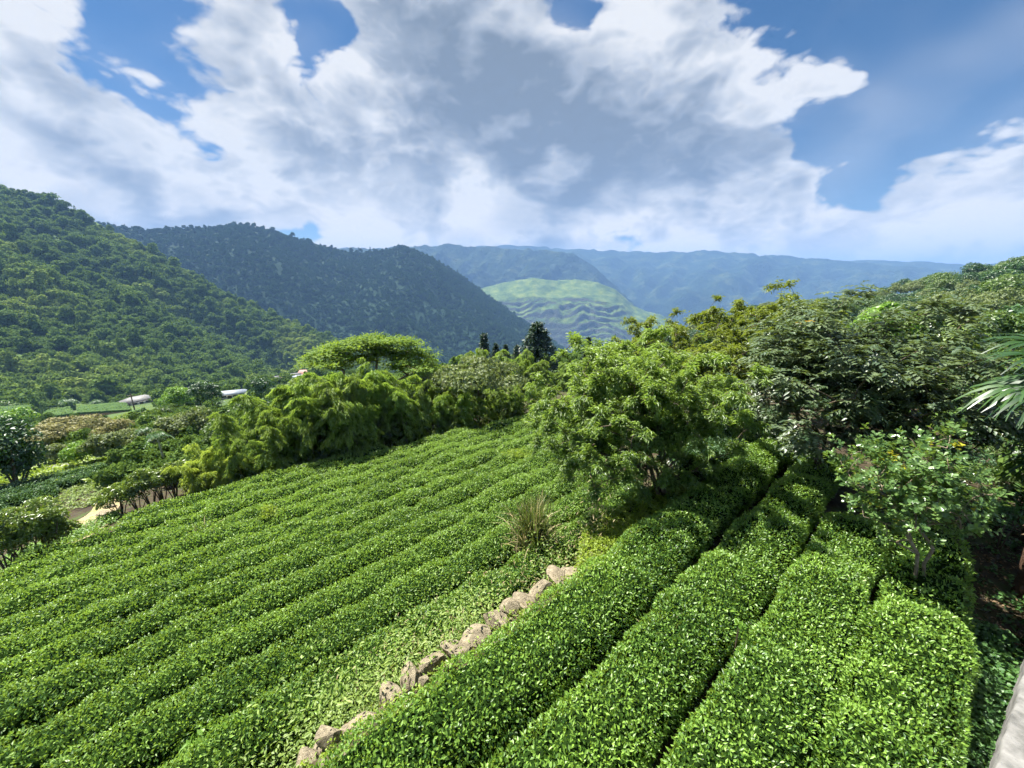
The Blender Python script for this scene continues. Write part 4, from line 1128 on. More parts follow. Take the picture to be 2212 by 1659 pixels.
# (x of clump, y of top, t of base, culms)
BC = [(585, 905, 23.5, 8, 'leftmost bamboo clump at the field edge'), (640, 862, 24.5, 9, 'second bamboo clump from the left along the field edge'),
      (700, 838, 24.0, 10, 'third bamboo clump from the left, below the flat-topped tree'), (770, 835, 23.0, 10, 'fourth bamboo clump from the left, under the flat-topped crown'),
      (840, 822, 23.5, 9, 'fifth bamboo clump from the left, in front of the flat-topped tree'), (900, 845, 22.3, 8, 'drooping bamboo clump leaning over the hedges mid-field'),
      (955, 770, 27.0, 10, 'tall yellow bamboo clump right of the flat-topped tree'), (1045, 758, 30.0, 10, 'tall bamboo clump below the narrow cypress'),
      (1120, 762, 29.0, 10, 'tall bamboo clump left of the big cone-shaped conifer'), (1195, 778, 27.0, 9, 'tall bamboo clump just below the big conifer'),
      (1090, 840, 22.5, 8, 'brownish bamboo clump at the far right corner of the field'), (1150, 830, 21.0, 8, 'bamboo clump touching the willow-leaved tree'),
      (1250, 770, 26.0, 9, 'bamboo clump half hidden behind the willow-leaved tree'), (1010, 850, 21.5, 8, 'shaded bamboo clump under the grey-green tree')]
for (x, yt, t_, n, lab) in BC:
    r_ = ray(x, 950); k_ = t_ / (r_[0] * DT[0] + r_[1] * DT[1]); p_ = np.array([r_[0] * k_, r_[1] * k_, 0]); p_[2] = float(ground(p_[0], p_[1]))
    bamboo_clump(lab, p_, top_at(p_, yt, x) * (1.10 if yt < 790 else 1.34), n + 5, 1.8)
for (x, yb, yt, n, lab) in ((440, 1062, 955, 9, 'bright yellow-green bamboo tuft behind the camellia row'), (505, 1052, 975, 8, 'second bright bamboo tuft, right of the brightest one'),
                            (550, 1040, 965, 7, 'small bright bamboo tuft at the left foot of the bamboo edge')):
    p_ = gp(x, yb); bamboo_clump(lab, p_, top_at(p_, yt, x) * 1.15, n, .7, BAMB, 5.0, 'bright bamboo tufts')
# dense undergrowth in front of the bamboo
for i_, (x, y) in enumerate(((560, 1040), (620, 1030), (690, 1012), (760, 992), (830, 972), (900, 955), (970, 938), (1040, 922), (1100, 908))):
    p_ = gp(x, y); st_ = st(p_[0], p_[1]); q_ = xy(st_[0] + .3, st_[1] + .9); p_ = np.array([q_[0], q_[1], float(ground(*q_))])
    bush('leafy_undergrowth', 'dark leafy undergrowth bush at the bamboo foot, %s from the left' % ORD[i_], 'bush', p_, (1.3, 1.0, .75), 800, .17, .075, 'vine', 500 + i_, 'q', 10, .4, 3, .05, 'undergrowth bushes below the bamboo')


# ------------------------------------------------------------------ mid-distance trees
def mid_tree(name, label, p, h, r, n, leaf, mat, seed, flat=1.0, nl=14, lr=.42, bark='bark', group=None, trunk=.35, cat='tree'):
    """tree of height h, crown half-width r: tapered trunk, limbs to each lobe, lobed leafy crown"""
    rg = np.random.default_rng(seed); root = thing(name, label, cat, p, group=group)
    ch = h * (1 - trunk) / 2; cz = h - ch
    P, N, ti, C = lobes(n, (r, r, ch), nl, lr, rg, flat, -.95 if trunk < .2 else -.35); b = Bag()
    tr = [[(0, 0, -.4), (.02 * h, 0, h * trunk * .6), (.0, .02 * h, h * trunk), (0, 0, cz)]]
    b, ends = skeleton((0, 0, 0), tr, [c + [0, 0, cz] for c in C], rg, .018 * h / 6, .55, 3, .05, 5)
    obj('trunk', b.mesh('trunk', M[bark]), root)
    lb = Bag(); D = unit(np.cross(N, rnd(n, rg)) + .3 * N)
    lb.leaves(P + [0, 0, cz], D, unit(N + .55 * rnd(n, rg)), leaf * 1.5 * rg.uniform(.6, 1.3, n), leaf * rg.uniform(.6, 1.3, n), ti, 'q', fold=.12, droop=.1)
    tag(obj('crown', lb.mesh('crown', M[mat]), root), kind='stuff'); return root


def size_at(p, px, x, y): return px * math.hypot(p[0], p[1]) / math.hypot(*ray(x, y)[:2]) / FPX


# flat-topped umbrella tree
def umbrella_tree():
    d = 31.0; p = at_d(800, 960, d); p[2] = float(ground(p[0], p[1])); rg = np.random.default_rng(91)
    root = thing('flat_topped_tree', 'wide flat-topped umbrella tree with bare spreading limbs above the bamboo', 'tree', p)
    def pt(x, y, dep=0): q = at_d(x, y, d + dep) - p; return tuple(q)
    tr = [[(0, 0, -.3), pt(797, 900), pt(785, 862), pt(770, 845, -.2), pt(735, 832, -.5), pt(712, 825, -.8)],
          [(0, 0, -.3), pt(797, 900), pt(785, 862), pt(800, 830, .3), pt(812, 800, .5), pt(815, 780, .5)],
          [(0, 0, -.3), pt(820, 900, .3), pt(838, 850, .8), pt(852, 826, 1), pt(880, 810, 1.2)]]
    tg = []
    for (x, y, hw, th, n_) in ((700, 768, 40, 8, 26), (738, 752, 42, 9, 28), (792, 738, 52, 11, 36), (852, 742, 48, 11, 34), (898, 764, 34, 12, 24), (765, 776, 40, 8, 20), (830, 768, 46, 9, 26),
                               (880, 792, 34, 8, 18), (678, 786, 22, 6, 10), (920, 792, 16, 9, 9), (722, 790, 26, 6, 12), (800, 755, 70, 8, 24)):
        dp = rg.uniform(-2.6, 2.6)
        for _ in range(n_):
            u = rg.uniform(-1, 1); tg.append(np.array(pt(x + u * hw, y + th * (u * u * 1.3 - .4) + rg.normal(0, th * .35), dp + rg.normal(0, 1.1))))
    b, ends = skeleton((0, 0, 0), tr, tg, rg, .014, .5, 3, .02); obj('trunk', b.mesh('trunk', M['bark_pale']), root)
    lb = Bag()
    for (q, dd, k) in ends:
        n = 95; P = q + rg.normal(0, 1, (n, 3)) * [.42, .42, .07] + [0, 0, .05]; N = unit(rnd(n, rg) * .55 + [0, 0, 1]); D = unit(rnd(n, rg) * [1, 1, .3])
        lb.leaves(P, D, N, .26 * rg.uniform(.6, 1.3, n), .11, np.clip(rg.uniform(.2, .7) + rg.normal(0, .15, n), 0, 1), 'q', fold=.1)
    tag(obj('crown', lb.mesh('crown', M['albizia']), root), kind='stuff')


umbrella_tree()

# grey-green spreading tree in the bamboo edge
for (x, yb, yt, hw, d, lab, mt, sd, n) in (
        (1035, 940, 775, 105, 26, 'spreading grey-green tree between the bamboo clumps', 'greybush', 601, 5200),
        (955, 930, 800, 60, 29, 'smaller grey-green tree right of the umbrella tree trunk', 'greybush', 602, 3000)):
    p_ = at_d(x, yb, d); p_[2] = float(ground(p_[0], p_[1])); h_ = top_at(p_, yt, x)
    mid_tree('spreading_tree', lab, p_, h_, size_at(p_, hw, x, 850), n, .17, mt, sd, .7, 22, .3, 'bark', None, .4)


# conifers
def conifer(label, p, h, r, seed, n=2600, name='conifer'):
    rg = np.random.default_rng(seed); root = thing(name, label, 'conifer', p, group='dark conifers above the bamboo')
    b = Bag(); b.tube(np.array([[0, 0, -.4], [0, 0, h * .5], [0, 0, h * .97]]), [.02 * h, .013 * h, .003 * h], 6)
    lb = Bag(); tiers = int(13 + h); z = np.linspace(.1, .97, tiers); nb = 8; per = max(6, n // (tiers * nb))
    for zz_ in z:
        for k in range(nb):
            a = rg.uniform(0, 6.28); L = r * (1 - zz_) ** .8 * rg.uniform(.7, 1.15) + .08 * r; f = rg.random(per) ** .7; hd = np.array([math.cos(a), math.sin(a), 0])
            e = hd * L + [0, 0, -.18 * L]; b.tube(np.array([[0, 0, zz_ * h], e * .5 + [0, 0, zz_ * h], e + [0, 0, zz_ * h]]), [.004 * h, .003 * h, .001 * h], 3, cap=False)
            P = np.array([0, 0, zz_ * h]) + e * f[:, None] + rg.normal(0, .035 * r + .02, (per, 3)); P[:, 2] += .12 * L * f ** 3
            D = unit(hd * .7 + rnd(per, rg) * .8 + [0, 0, -.1]); lb.leaves(P, D, unit(rnd(per, rg) * .6 + [0, 0, 1]), .055 * h * rg.uniform(.6, 1.2, per), .026 * h, np.clip(.2 + .5 * f + rg.normal(0, .2, per), 0, 1))
    obj('trunk', b.mesh('trunk', M['bark']), root); tag(obj('needles', lb.mesh('needles', M['conifer']), root), kind='stuff')


for (x, yt, hw, d, lab, sd) in ((1160, 698, 48, 48, 'largest cone-shaped conifer standing above the bamboo', 611), (1047, 720, 17, 52, 'narrow conifer at the left of the conifer row', 612),
                                (1072, 742, 14, 55, 'small conifer just right of the narrow left one', 613), (1093, 744, 13, 56, 'small conifer midway in the conifer row', 614),
                                (1116, 746, 17, 54, 'small conifer just left of the big cone-shaped one', 615), (1266, 728, 16, 45, 'thin lone conifer right of the cliff-hill foot', 616)):
    p_ = at_d(x, 850, d); p_[2] = float(ground(p_[0], p_[1])); h_ = top_at(p_, yt, x); conifer(lab, p_, h_, size_at(p_, hw * 1.35, x, 760), sd, 7000 if hw > 40 else 2600)

# camellia shrubs by the path
CAM = 'camellia shrubs along the earth path'
for i_, (x, yb, yt, hw) in enumerate(((20, 1238, 1130, 42), (62, 1225, 1095, 45), (104, 1212, 1082, 42), (134, 1195, 1100, 30))):
    p_ = gp(x, yb); h_ = top_at(p_, yt, x); h_ *= 1.08; r_ = size_at(p_, hw * 1.2, x, 1150)
    bush('camellia_shrub', 'yellow-tipped camellia shrub at the left edge, %s from the left' % ORD[i_], 'shrub', p_, (r_, r_, h_ * .42), 3000, .12, .06, 'camellia', 620 + i_, 'q', 14, .36, 8, h_ * .17, CAM, .95)
for i_, (x, yb, yt, hw) in enumerate(((262, 1112, 1038, 30), (300, 1100, 1030, 34), (328, 1092, 1012, 28), (352, 1080, 998, 28), (378, 1072, 990, 26), (404, 1064, 988, 30))):
    p_ = gp(x, yb); h_ = top_at(p_, yt, x); r_ = size_at(p_, hw * 1.15, x, 1050)
    bush('camellia_shrub', 'bare-stemmed camellia shrub beyond the slabs, %s from the left' % ORD[i_], 'shrub', p_, (r_, r_, h_ * .41), 2600, .13, .065, 'camellia', 630 + i_, 'q', 13, .36, 8, h_ * .19, CAM, .95)

# trees of the valley floor, each placed by hand: (x, y base, y top, half width, material, flat, label)
VT = [(20, 940, 872, 45, 'bright', 1.0, 'pale leafy tree behind the tall dark left tree'), (110, 985, 905, 40, 'tan', .8, 'first straw-coloured tree from the left'),
      (160, 960, 893, 45, 'tan', .8, 'second straw-coloured tree from the left'), (215, 962, 895, 45, 'tan', .8, 'third straw-coloured tree from the left'),
      (262, 968, 905, 38, 'tan', .8, 'fourth straw-coloured tree from the left'), (182, 1010, 948, 34, 'bright', 1.0, 'small bright green tree before the straw-coloured trees'),
      (240, 1000, 930, 40, 'greybush', .8, 'dull green tree right of the small bright one'), (125, 1005, 950, 30, 'greybush', .8, 'dull green tree left of the small bright one'),
      (290, 985, 925, 34, 'greybush', .8, 'dull tree left of the tall areca palm'), (330, 985, 925, 40, 'greybush', .8, 'low grey-green tree behind the areca palms'),
      (390, 965, 888, 45, 'greybush', .7, 'grey-green rounded tree right of the areca palms'), (440, 960, 880, 46, 'greybush', .7, 'grey-green rounded tree, second right of the areca palms'),
      (485, 985, 900, 40, 'broad', .8, 'mid-green tree left of the rusty bare tree'), (560, 990, 905, 40, 'broad', .8, 'mid-green tree right of the rusty bare tree'),
      (392, 890, 832, 32, 'bright', 1.0, 'bright lime green tree beside the dark conifer pair'), (590, 905, 860, 42, 'broad_dark', .9, 'dark green tree in front of the pale blue roof'),
      (640, 905, 850, 45, 'broad', .9, 'mid-green tree left of the flat-topped tree trunk'), (570, 865, 812, 28, 'broad_dark', 1.1, 'dark upright tree left of the village'),
      (690, 880, 846, 40, 'broad', .9, 'leafy tree directly below the village houses'), (530, 905, 868, 34, 'broad', .9, 'leafy tree below the pale blue roof'),
      (620, 872, 846, 26, 'broad', .9, 'small tree at the village edge'), (100, 890, 835, 26, 'conifer', 1.4, 'dark pointed tree at the foot of the left hill'),
      (30, 905, 868, 34, 'broad', .9, 'round green tree at the far left valley edge'), (330, 928, 895, 34, 'broad', .9, 'round tree below the grey hipped roof'),
      (270, 930, 893, 30, 'weed', .9, 'yellowish bush-like tree below the small tea plots'), (352, 905, 880, 24, 'broad', .9, 'small tree right of the grey hipped roof'),
      (310, 1000, 955, 26, 'bright', 1.0, 'small light green tree between meadow and areca palm'), (600, 985, 925, 36, 'broad_dark', .9, 'dark tree just left of the bamboo edge')]
for i_, (x, yb, yt, hw, mt, fl, lab) in enumerate(VT):
    p_ = gp(x, yb); h_ = max(top_at(p_, yt, x), 1.0); r_ = size_at(p_, hw, x, (yb + yt) / 2)
    mid_tree('valley_tree', lab, p_, h_, r_, 2600, r_ * .092, mt, 700 + i_, fl, 18, .38, 'bark', 'trees of the valley floor', .14)
for (x, yb, yt, lab) in ((437, 892, 822, 'left one of the dark conifer pair by the lime tree'), (462, 890, 818, 'right one of the dark conifer pair by the lime tree')):
    p_ = gp(x, yb); h_ = top_at(p_, yt, x); mid_tree('dark_conifer', lab, p_, h_, size_at(p_, 20, x, 850), 2200, h_ * .028, 'broad_dark', 760 + x, 1.2, 14, .36, 'bark', 'dark conifer pair', .08, 'conifer')

p_ = gp(38, 1056); h_ = top_at(p_, 892, 38); r_ = size_at(p_, 56, 38, 980)
bush('ivy_clad_tree', 'tall dark tree leafy down to the ground at the far left of the meadow', 'tree', p_, (r_, r_, h_ * .5), 4200, .24, .13, 'broad_dark', 780, 'q', 40, .3, 6, 0.0, None, 1.0, low=-.98)
# rusty bare tree
p_ = gp(515, 985); rg = np.random.default_rng(77); h_ = top_at(p_, 925, 515); root = thing('bare_tree', 'rusty bare-branched tree between two green trees', 'tree', p_)
b, ends = skeleton((0, 0, 0), [[(0, 0, -.3), (0, 0, h_ * .3), (.1, 0, h_ * .5)]], crown_targets(70, (0, 0, h_ * .72), (h_ * .62, h_ * .5, h_ * .34), rg, .4), rg, .022, .4)
obj('branches', b.mesh('branches', surf('rusty_twigs', [(.3, (.16, .08, .05)), (.7, (.32, .18, .12))], 4, .9, .2)), root)
lb = Bag(); n = 500; q_ = np.array([e[0] for e in ends])[rg.integers(0, len(ends), n)] + rg.normal(0, .2, (n, 3)); lb.leaves(q_, rnd(n, rg), rnd(n, rg), .16, .06, rg.random(n))
tag(obj('withered_leaves', lb.mesh('withered_leaves', M['litter']), root), kind='stuff')


# areca palms
def areca(label, p, h, fl, seed):
    rg = np.random.default_rng(seed); root = thing('areca_palm', label, 'palm', p, group='areca palms of the valley')
    b = Bag(); f = np.linspace(0, 1, 9); pts = np.stack([.02 * h * np.sin(f * 3), 0 * f, -.3 + (h + .3) * f], 1); b.tube(pts, .015 * h * (1.15 - .3 * f) + .03, 7)
    obj('trunk', b.mesh('trunk', M['areca']), root)
    b = Bag(); b.tube(np.array([[0, 0, h], [0, 0, h + fl * .3]]), [.02 * h, .012 * h], 7); obj('crownshaft', b.mesh('crownshaft', M['palm']), root)
    for i in range(10):
        a = i * 2.4; el = rg.uniform(.25, 1.25); f = np.linspace(0, 1, 14); hd = np.array([math.cos(a), math.sin(a), 0]); L = fl * rg.uniform(.85, 1.1)
        c = np.array([0, 0, h + fl * .25]) + hd * (L * f * math.cos(el * .6))[:, None]; c[:, 2] += L * (math.sin(el) * f - 1.0 * f ** 2.2)
        lb = Bag(); lb.tube(c, .012 * fl * (1.1 - f), 4, .4); m_ = len(f) - 1; sd = np.array([-hd[1], hd[0], 0])
        for sg in (-1, 1):
            D = unit(sd * sg * .8 + hd * .4 + np.array([0, 0, -.55]) + .12 * rnd(m_, rg)); lb.leaves(c[1:], D, unit(np.array([0, 0, 1.0]) + .3 * rnd(m_, rg)), L * .42 * (1.05 - .6 * np.abs(f[1:] - .4)), L * .075, np.clip(.4 + rg.normal(0, .2, m_), 0, 1), 'q')
        obj('frond', lb.mesh('frond', M['vine']), root)


for (x, yb, ysh, fl, lab, sd) in ((357, 1014, 942, 26, 'tallest areca palm with slim pale trunk in the valley', 801), (326, 985, 930, 22, 'areca palm just left of the tallest one', 802),
                                  (153, 890, 868, 17, 'areca palm at the edge of the small tea plots', 803), (128, 888, 872, 13, 'small areca palm left of the tea plot palm', 804), (212, 885, 868, 13, 'small areca palm amid the small tea plots', 805),
                                  (480, 885, 868, 9, 'little areca palm left of the pale blue roof', 806), (545, 890, 866, 9, 'little areca palm right of the pale blue roof', 807)):
    p_ = gp(x, yb); areca(lab, p_, top_at(p_, ysh, x), size_at(p_, fl, x, ysh), sd)


# small tea plots far down the valley
def plot(label, quad, seed):
    """a combed tea plot on its own small terrace; quad: near left, near right, far right, far left as seen"""
    n0 = hit(*quad[0]); D0 = .93 * min(math.hypot(n0[0], n0[1]), 190); D1 = D0 + 26
    c = np.array([at_d(*quad[0], D0), at_d(*quad[1], D0), at_d(*quad[2], D1), at_d(*quad[3], D1)]); rg = np.random.default_rng(seed); o_ = c.mean(0)
    root = thing('tea_plot', label, 'tea plot', o_, group='small tea plots down the valley')
    b = Bag(); lo = c - [0, 0, .35]; b.add(np.concatenate([lo - o_, (lo - [0, 0, 9]) - o_]), quads=[(0, 1, 2, 3), (0, 4, 5, 1), (1, 5, 6, 2), (2, 6, 7, 3), (3, 7, 4, 0)]); obj('terrace', b.mesh('terrace', M['ground']), root)
    rows = 15; w_ = np.linalg.norm(c[3] - c[0]) / rows; m_ = 60
    for i in range(rows):
        f = (i + .5) / rows; a, e = c[0] * (1 - f) + c[3] * f, c[1] * (1 - f) + c[2] * f; g_ = np.linspace(0, 1, m_); L = a * (1 - g_)[:, None] + e * g_[:, None]; L[:, 2] += -.1 + .05 * rg.normal(size=m_)
        b = Bag(); b.tube(L - o_, w_ * .29 * rg.uniform(.8, 1.15, m_), 7, rg.uniform(.2, .8)); obj('hedge_row', b.mesh('hedge_row', M['plot_tea']), root)


plot('larger of the small combed tea plots beside the grey hipped roof', ((165, 893), (284, 886), (270, 869), (172, 878)), 1)
plot('small tea plot left of the larger combed plot', ((92, 903), (160, 895), (150, 880), (100, 889)), 2)
plot('narrow tea plot strip below the grey hipped roof', ((244, 908), (296, 889), (312, 882), (266, 897)), 3)
plot('sunlit tea plot at the far left valley edge', ((0, 893), (64, 888), (68, 876), (0, 880)), 4)


# ------------------------------------------------------------------ houses
def house(label, p, w, d, h, rz, wall_m, roof_m, hip=.25, rise=.3, wins=3, group='valley houses'):
    root = thing('house', label, 'house', p, rz, group)
    b = Bag(); b.box((-w / 2, -d / 2, -2), (w / 2, d / 2, h)); obj('wall', b.mesh('wall', M[wall_m]), root)
    ov = .35; x0, x1, y0, y1 = -w / 2 - ov, w / 2 + ov, -d / 2 - ov, d / 2 + ov; rr = rise * d; hp = hip * w
    V = [(x0, y0, h), (x1, y0, h), (x1, y1, h), (x0, y1, h), (x0 + hp, 0, h + rr), (x1 - hp, 0, h + rr), (x0, y0, h - .15), (x1, y0, h - .15), (x1, y1, h - .15), (x0, y1, h - .15)]
    b = Bag(); b.add(V, quads=[(0, 1, 5, 4), (2, 3, 4, 5), (6, 7, 1, 0), (7, 8, 2, 1), (8, 9, 3, 2), (9, 6, 0, 3), (9, 8, 7, 6)], tris=[(1, 2, 5), (3, 0, 4)])
    obj('roof', b.mesh('roof', M[roof_m]), root)
    for i in range(wins):
        cx_ = -w / 2 + (i + .5) * w / wins
        if i == wins // 2:
            b = Bag(); b.box((cx_ - .5, -d / 2 - .06, 0), (cx_ + .5, -d / 2 - .003, min(2.1, h * .75))); obj('door', b.mesh('door', M['bark']), root)
        else:
            b = Bag(); b.box((cx_ - .65, -d / 2 - .07, h * .36), (cx_ + .65, -d / 2 - .003, h * .78)); wo_ = obj('window', b.mesh('window', M['plaster']), root)
            b = Bag(); b.box((cx_ - .53, -d / 2 - .09, h * .41), (cx_ + .53, -d / 2 - .072, h * .73)); obj('pane', b.mesh('pane', M['pane']), wo_)


def face(p): return math.atan2(p[0], -p[1]) if False else -math.atan2(p[0], p[1])


for (x, yb, hw, hh, dz, wm, rm, hip, rise, lab) in (
        (300, 872, 27, 9, .3, 'plaster', 'roof_grey', .3, .28, 'low house with a grey hipped roof beside the tea plots'),
        (500, 858, 25, 10, -.2, 'plaster', 'roof_blue', .05, .2, 'long shed with pale blue sheet roof among trees'),
        (588, 812, 14, 8, .2, 'plaster', 'roof_grey', .05, .25, 'small pale house at the left end of the village'),
        (606, 809, 12, 6, .5, 'plaster_pink', 'roof_red', .05, .25, 'small pinkish house second from the left in the village'),
        (634, 824, 15, 11, .1, 'plaster', 'roof_grey', .02, .08, 'white flat-roofed house in the middle of the village'),
        (668, 812, 20, 9, -.3, 'plaster_pink', 'roof_red', .1, .3, 'long house with a reddish roof at the village right end'),
        (676, 803, 11, 6, .3, 'plaster', 'roof_grey', .05, .3, 'little white house above the reddish roof'),
        (650, 838, 12, 7, .2, 'plaster', 'roof_blue', .05, .2, 'low white shed below the reddish roof')):
    p_ = gp(x, yb) if yb > 840 else at_d(x, yb, 292 - (yb - 800) * .5); p_[2] = float(ground(p_[0], p_[1])); print('house', x, yb, math.hypot(p_[0], p_[1])); k_ = size_at(p_, 1, x, yb)
    house(lab, p_, hw * 2 * k_, hw * 1.1 * k_, hh * k_, face(p_) + dz, wm, rm, hip, rise, 5 if hw > 14 else 3)
p_ = gp(296, 905); b = Bag(); hpole = top_at(p_, 848, 296); b.tube(np.array([[0, 0, -.3], [0, 0, hpole]]), [.14, .10], 8)
root = thing('utility_pole', 'slim utility pole in front of the grey hipped roof', 'utility pole', p_); obj('pole', b.mesh('pole', M['bark']), root)
b = Bag(); b.box((-.9, -.06, hpole - .6), (.9, .06, hpole - .48)); obj('crossarm', b.mesh('crossarm', M['bark']), root)
pd = np.array([hit(*q) for q in ((95, 1020), (165, 1018), (172, 1008), (105, 1006))]); pd[:, 2] = ground(pd[:, 0], pd[:, 1]) + .25
b = Bag(); b.add(np.concatenate([pd, pd - [0, 0, .6]]), quads=[(0, 1, 2, 3), (0, 4, 5, 1), (1, 5, 6, 2), (2, 6, 7, 3), (3, 7, 4, 0)])
tag(obj('concrete_lane', b.mesh('concrete_lane', M['concrete'])), kind='structure')

# ------------------------------------------------------------------ filler woods in the valley and on the right hill
rg = np.random.default_rng(15)
def valley_pts(n, quad, rg):
    u = rg.random(n); v = rg.random(n); out = []
    for a, c in zip(u, v):
        x = (quad[0][0] * (1 - a) + quad[1][0] * a) * (1 - c) + (quad[3][0] * (1 - a) + quad[2][0] * a) * c
        y = (quad[0][1] * (1 - a) + quad[1][1] * a) * (1 - c) + (quad[3][1] * (1 - a) + quad[2][1] * a) * c
        out.append(hit(x, y))
    return np.array(out)


def proj(P):
    dz = P[:, 2] - EYE; c_ = math.cos(PITCH); q_ = math.sin(PITCH); dep = P[:, 1] * c_ - dz * q_
    return 1106 + FPX * P[:, 0] / dep, 829.5 - FPX * (dz * c_ + P[:, 1] * q_) / dep


def clear_view(P, size):
    """drop plants that would stand in front of the houses and the small tea plots"""
    x, y = proj(P + np.stack([0 * size, 0 * size, 2.2 * size], 1)); w = size * FPX / np.hypot(P[:, 0], P[:, 1]); ok = np.ones(len(P), bool)
    dd_ = np.hypot(P[:, 0], P[:, 1])
    for (x0, x1, yl) in ((268, 332, 876), (472, 528, 862), (572, 692, 832), (90, 285, 892), (0, 66, 893)):
        h_ = hit((x0 + x1) / 2, yl - 5); ok &= ~((x + w > x0) & (x - w < x1) & (y < yl) & (dd_ < math.hypot(h_[0], h_[1]) + 6))
    return ok


P = np.concatenate([valley_pts(170, ((300, 960), (640, 960), (720, 850), (300, 900)), rg), valley_pts(420, ((330, 885), (740, 850), (720, 800), (320, 862)), rg), valley_pts(60, ((0, 905), (330, 905), (330, 895), (0, 880)), rg),
                    valley_pts(420, ((0, 876), (470, 868), (470, 826), (0, 845)), rg), valley_pts(260, ((440, 850), (720, 840), (720, 790), (440, 815)), rg), valley_pts(160, ((700, 850), (900, 850), (900, 770), (700, 790)), rg)])
th_ = rg.uniform(-.30, .66, 2600); d_ = 58 * (360 / 58) ** rg.random(2600); Pv = np.stack([d_ * np.sin(th_), d_ * np.cos(th_), 0 * d_], 1); Pv[:, 2] = ground(Pv[:, 0], Pv[:, 1]); P = np.concatenate([P, Pv])
dist = np.hypot(P[:, 0], P[:, 1]); nl_ = len(P) - len(Pv); sz_ = rg.uniform(.7, 1.5, len(P)) * (.5 + dist / 90); sz_[:nl_] = rg.uniform(5, 12, nl_) * dist[:nl_] / FPX
k_ = clear_view(P, sz_) & (dist < 450); P = P[k_]; sz_ = sz_[k_]
wood('valley_wood', P - [0, 0, .5], sz_, rg, 'mixed scrub and young trees filling the valley floor', .05)

Ps = np.concatenate([valley_pts(700, ((0, 985), (420, 985), (640, 880), (0, 890)), rg), valley_pts(220, ((-600, 1120), (0, 1000), (0, 885), (-600, 980)), rg), valley_pts(300, ((250, 1050), (560, 1040), (640, 950), (250, 980)), rg)])
sz_ = rg.uniform(.35, 1.0, len(Ps)) * (.6 + np.hypot(Ps[:, 0], Ps[:, 1]) / 120); k_ = clear_view(Ps, sz_); Ps = Ps[k_]; sz_ = sz_[k_]
wood('valley_scrub', Ps - [0, 0, .15], sz_, rg, 'low scrub between the trees of the near valley floor', .0)
s_ = rg.uniform(10.5, 60, 1500); t_ = rg.uniform(-30, 3.5, 1500); k_ = ((t_ < -2.4) | (s_ > 24)) & (s_ - .4 * t_ > 13); x, y = xy(s_[k_], t_[k_])
wood('terrace_scrub', np.stack([x, y, ground(x, y) - .1], 1), rg.uniform(.4, 1.1, k_.sum()), rg, 'low scrub under the trees at the right', .0)
protoF = [mid_tree('hill_tree', 'x', (0, 0, -500), 10.0, 4.4, 3200, .28, m_, 900 + i, fl, 20, .34, 'bark_pale', 'big trees of the right hill', .3)
          for i, (m_, fl) in enumerate((('broad', .8), ('broad_dark', .9), ('broad', 1.0), ('greybush', .75), ('broad_dark', .8)))]
cand = []
P, i_, j_ = sample(gF, 2600, rg)
order = np.argsort(-np.hypot(P[:, 0], P[:, 1])); P = P[order]
pick = []
for q in P:
    if all((q[0] - o[0]) ** 2 + (q[1] - o[1]) ** 2 > 5.4 ** 2 for o in pick): pick.append(q)
a_ = np.array([1106 + FPX * q[0] / max(q[1] * math.cos(PITCH) + (EYE - q[2]) * math.sin(PITCH), .1) for q in pick])
pick = [q for q, x in zip(pick, a_) if 1330 < x < 2330]; pick.sort(key=lambda q: math.atan2(q[0], q[1]))
print('right hill trees', len(pick))
used = set(); cnt = len(pick)
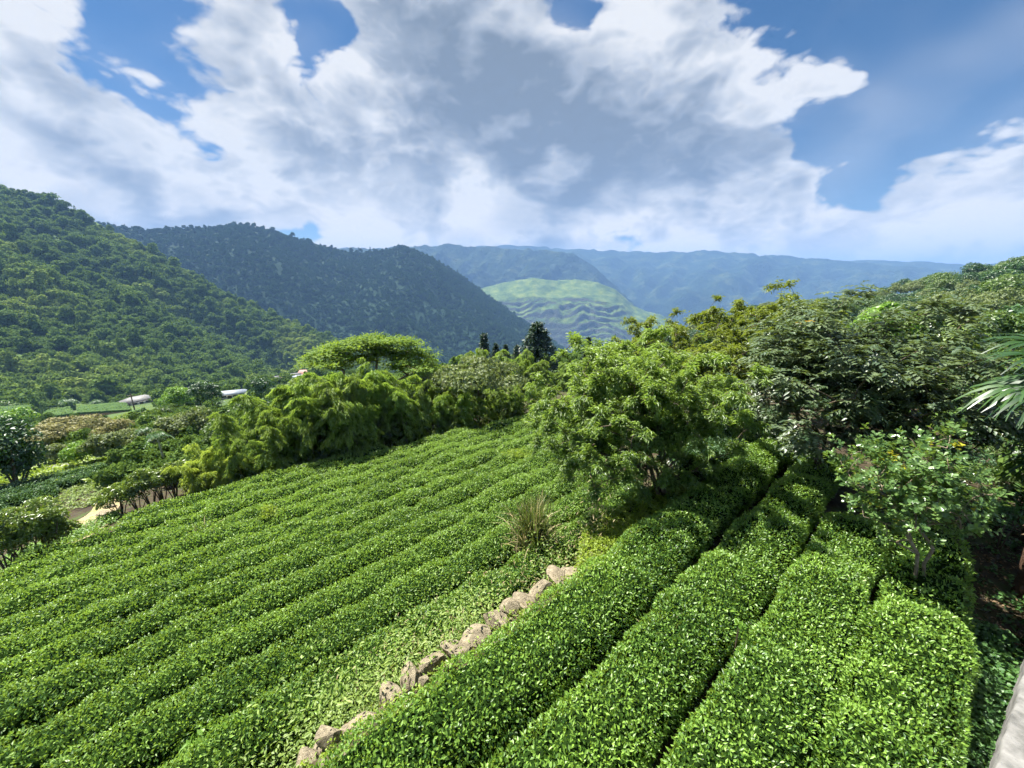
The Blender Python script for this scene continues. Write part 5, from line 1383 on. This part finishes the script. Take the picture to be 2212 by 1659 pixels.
def nth(i):
    if i < len(ORD): return ORD[i]
    tens = ['', '', '', 'thirty', 'forty', 'fifty', 'sixty', 'seventy', 'eighty', 'ninety']; o9 = ['', 'first', 'second', 'third', 'fourth', 'fifth', 'sixth', 'seventh', 'eighth', 'ninth']
    n = i + 1
    if n >= 100: return 'hundred-and-' + nth(n - 101) if n > 100 else 'hundredth'
    return (tens[n // 10] + '-' + o9[n % 10]) if n % 10 else tens[n // 10][:-1] + 'ieth'
for i_, q in enumerate(pick):
    src = protoF[i_ % 5]; lab = 'leafy tree on the right-hand hill, %s from the left' % nth(i_); sc = rb.uniform(.5, .9); rz = rb.uniform(0, 6.28)
    if i_ < 5: src.location = tuple(q - [0, 0, .6]); src.rotation_euler = (0, 0, rz); src.scale = (sc,) * 3; src['label'] = lab
    else: copy_thing(src, lab, q - [0, 0, .6], rz, sc)

# shrubs in front of the right hill
for i_, (x, y, hw, hh, mt) in enumerate(((1900, 690, 60, 45, 'bright'), (1990, 700, 55, 50, 'broad'), (2060, 720, 50, 45, 'weed'), (2130, 690, 60, 45, 'broad'), (2030, 660, 45, 35, 'greybush'), (2190, 700, 50, 60, 'broad_dark'))):
    d = 26 + 2 * i_; p_ = at_d(x, y + hh, d); g_ = float(ground(p_[0], p_[1])); tp = at_d(x, y - hh, d)[2]; p_[2] = g_
    mid_tree('edge_tree', 'leafy small tree below the right hill, %s from the left' % ORD[i_], p_, tp - g_, size_at(p_, hw, x, y), 2400, .15, mt, 950 + i_, .9, 16, .36, 'bark', 'small trees below the right hill', .35)
# ------------------------------------------------------------------ haze
def haze():
    m, t, out = mat_new('haze_air'); v = t.new('ShaderNodeVolumePrincipled')
    v.inputs['Color'].default_value = (.25, .46, .86, 1); v.inputs['Density'].default_value = 0.0002; v.inputs['Anisotropy'].default_value = 0.0
    t.l.new(v.outputs[0], out.inputs['Volume'])
    b = Bag()
    zs = [max((o.matrix_basis @ Vector(c))[2] for c in o.bound_box) for o in scene.objects if o.get('kind') == 'structure']
    zl = [min((o.matrix_basis @ Vector(c))[2] for c in o.bound_box) for o in scene.objects if o.get('kind') == 'structure']
    b.box((-8400, -8450, min(zl) - 2), (8450, 8400, max(zs) + 25)); print('haze', min(zl), max(zs)); o = obj('haze', b.mesh('haze', m)); tag(o, 'thin bluish haze filling the valley air', 'haze', kind='stuff')
haze()
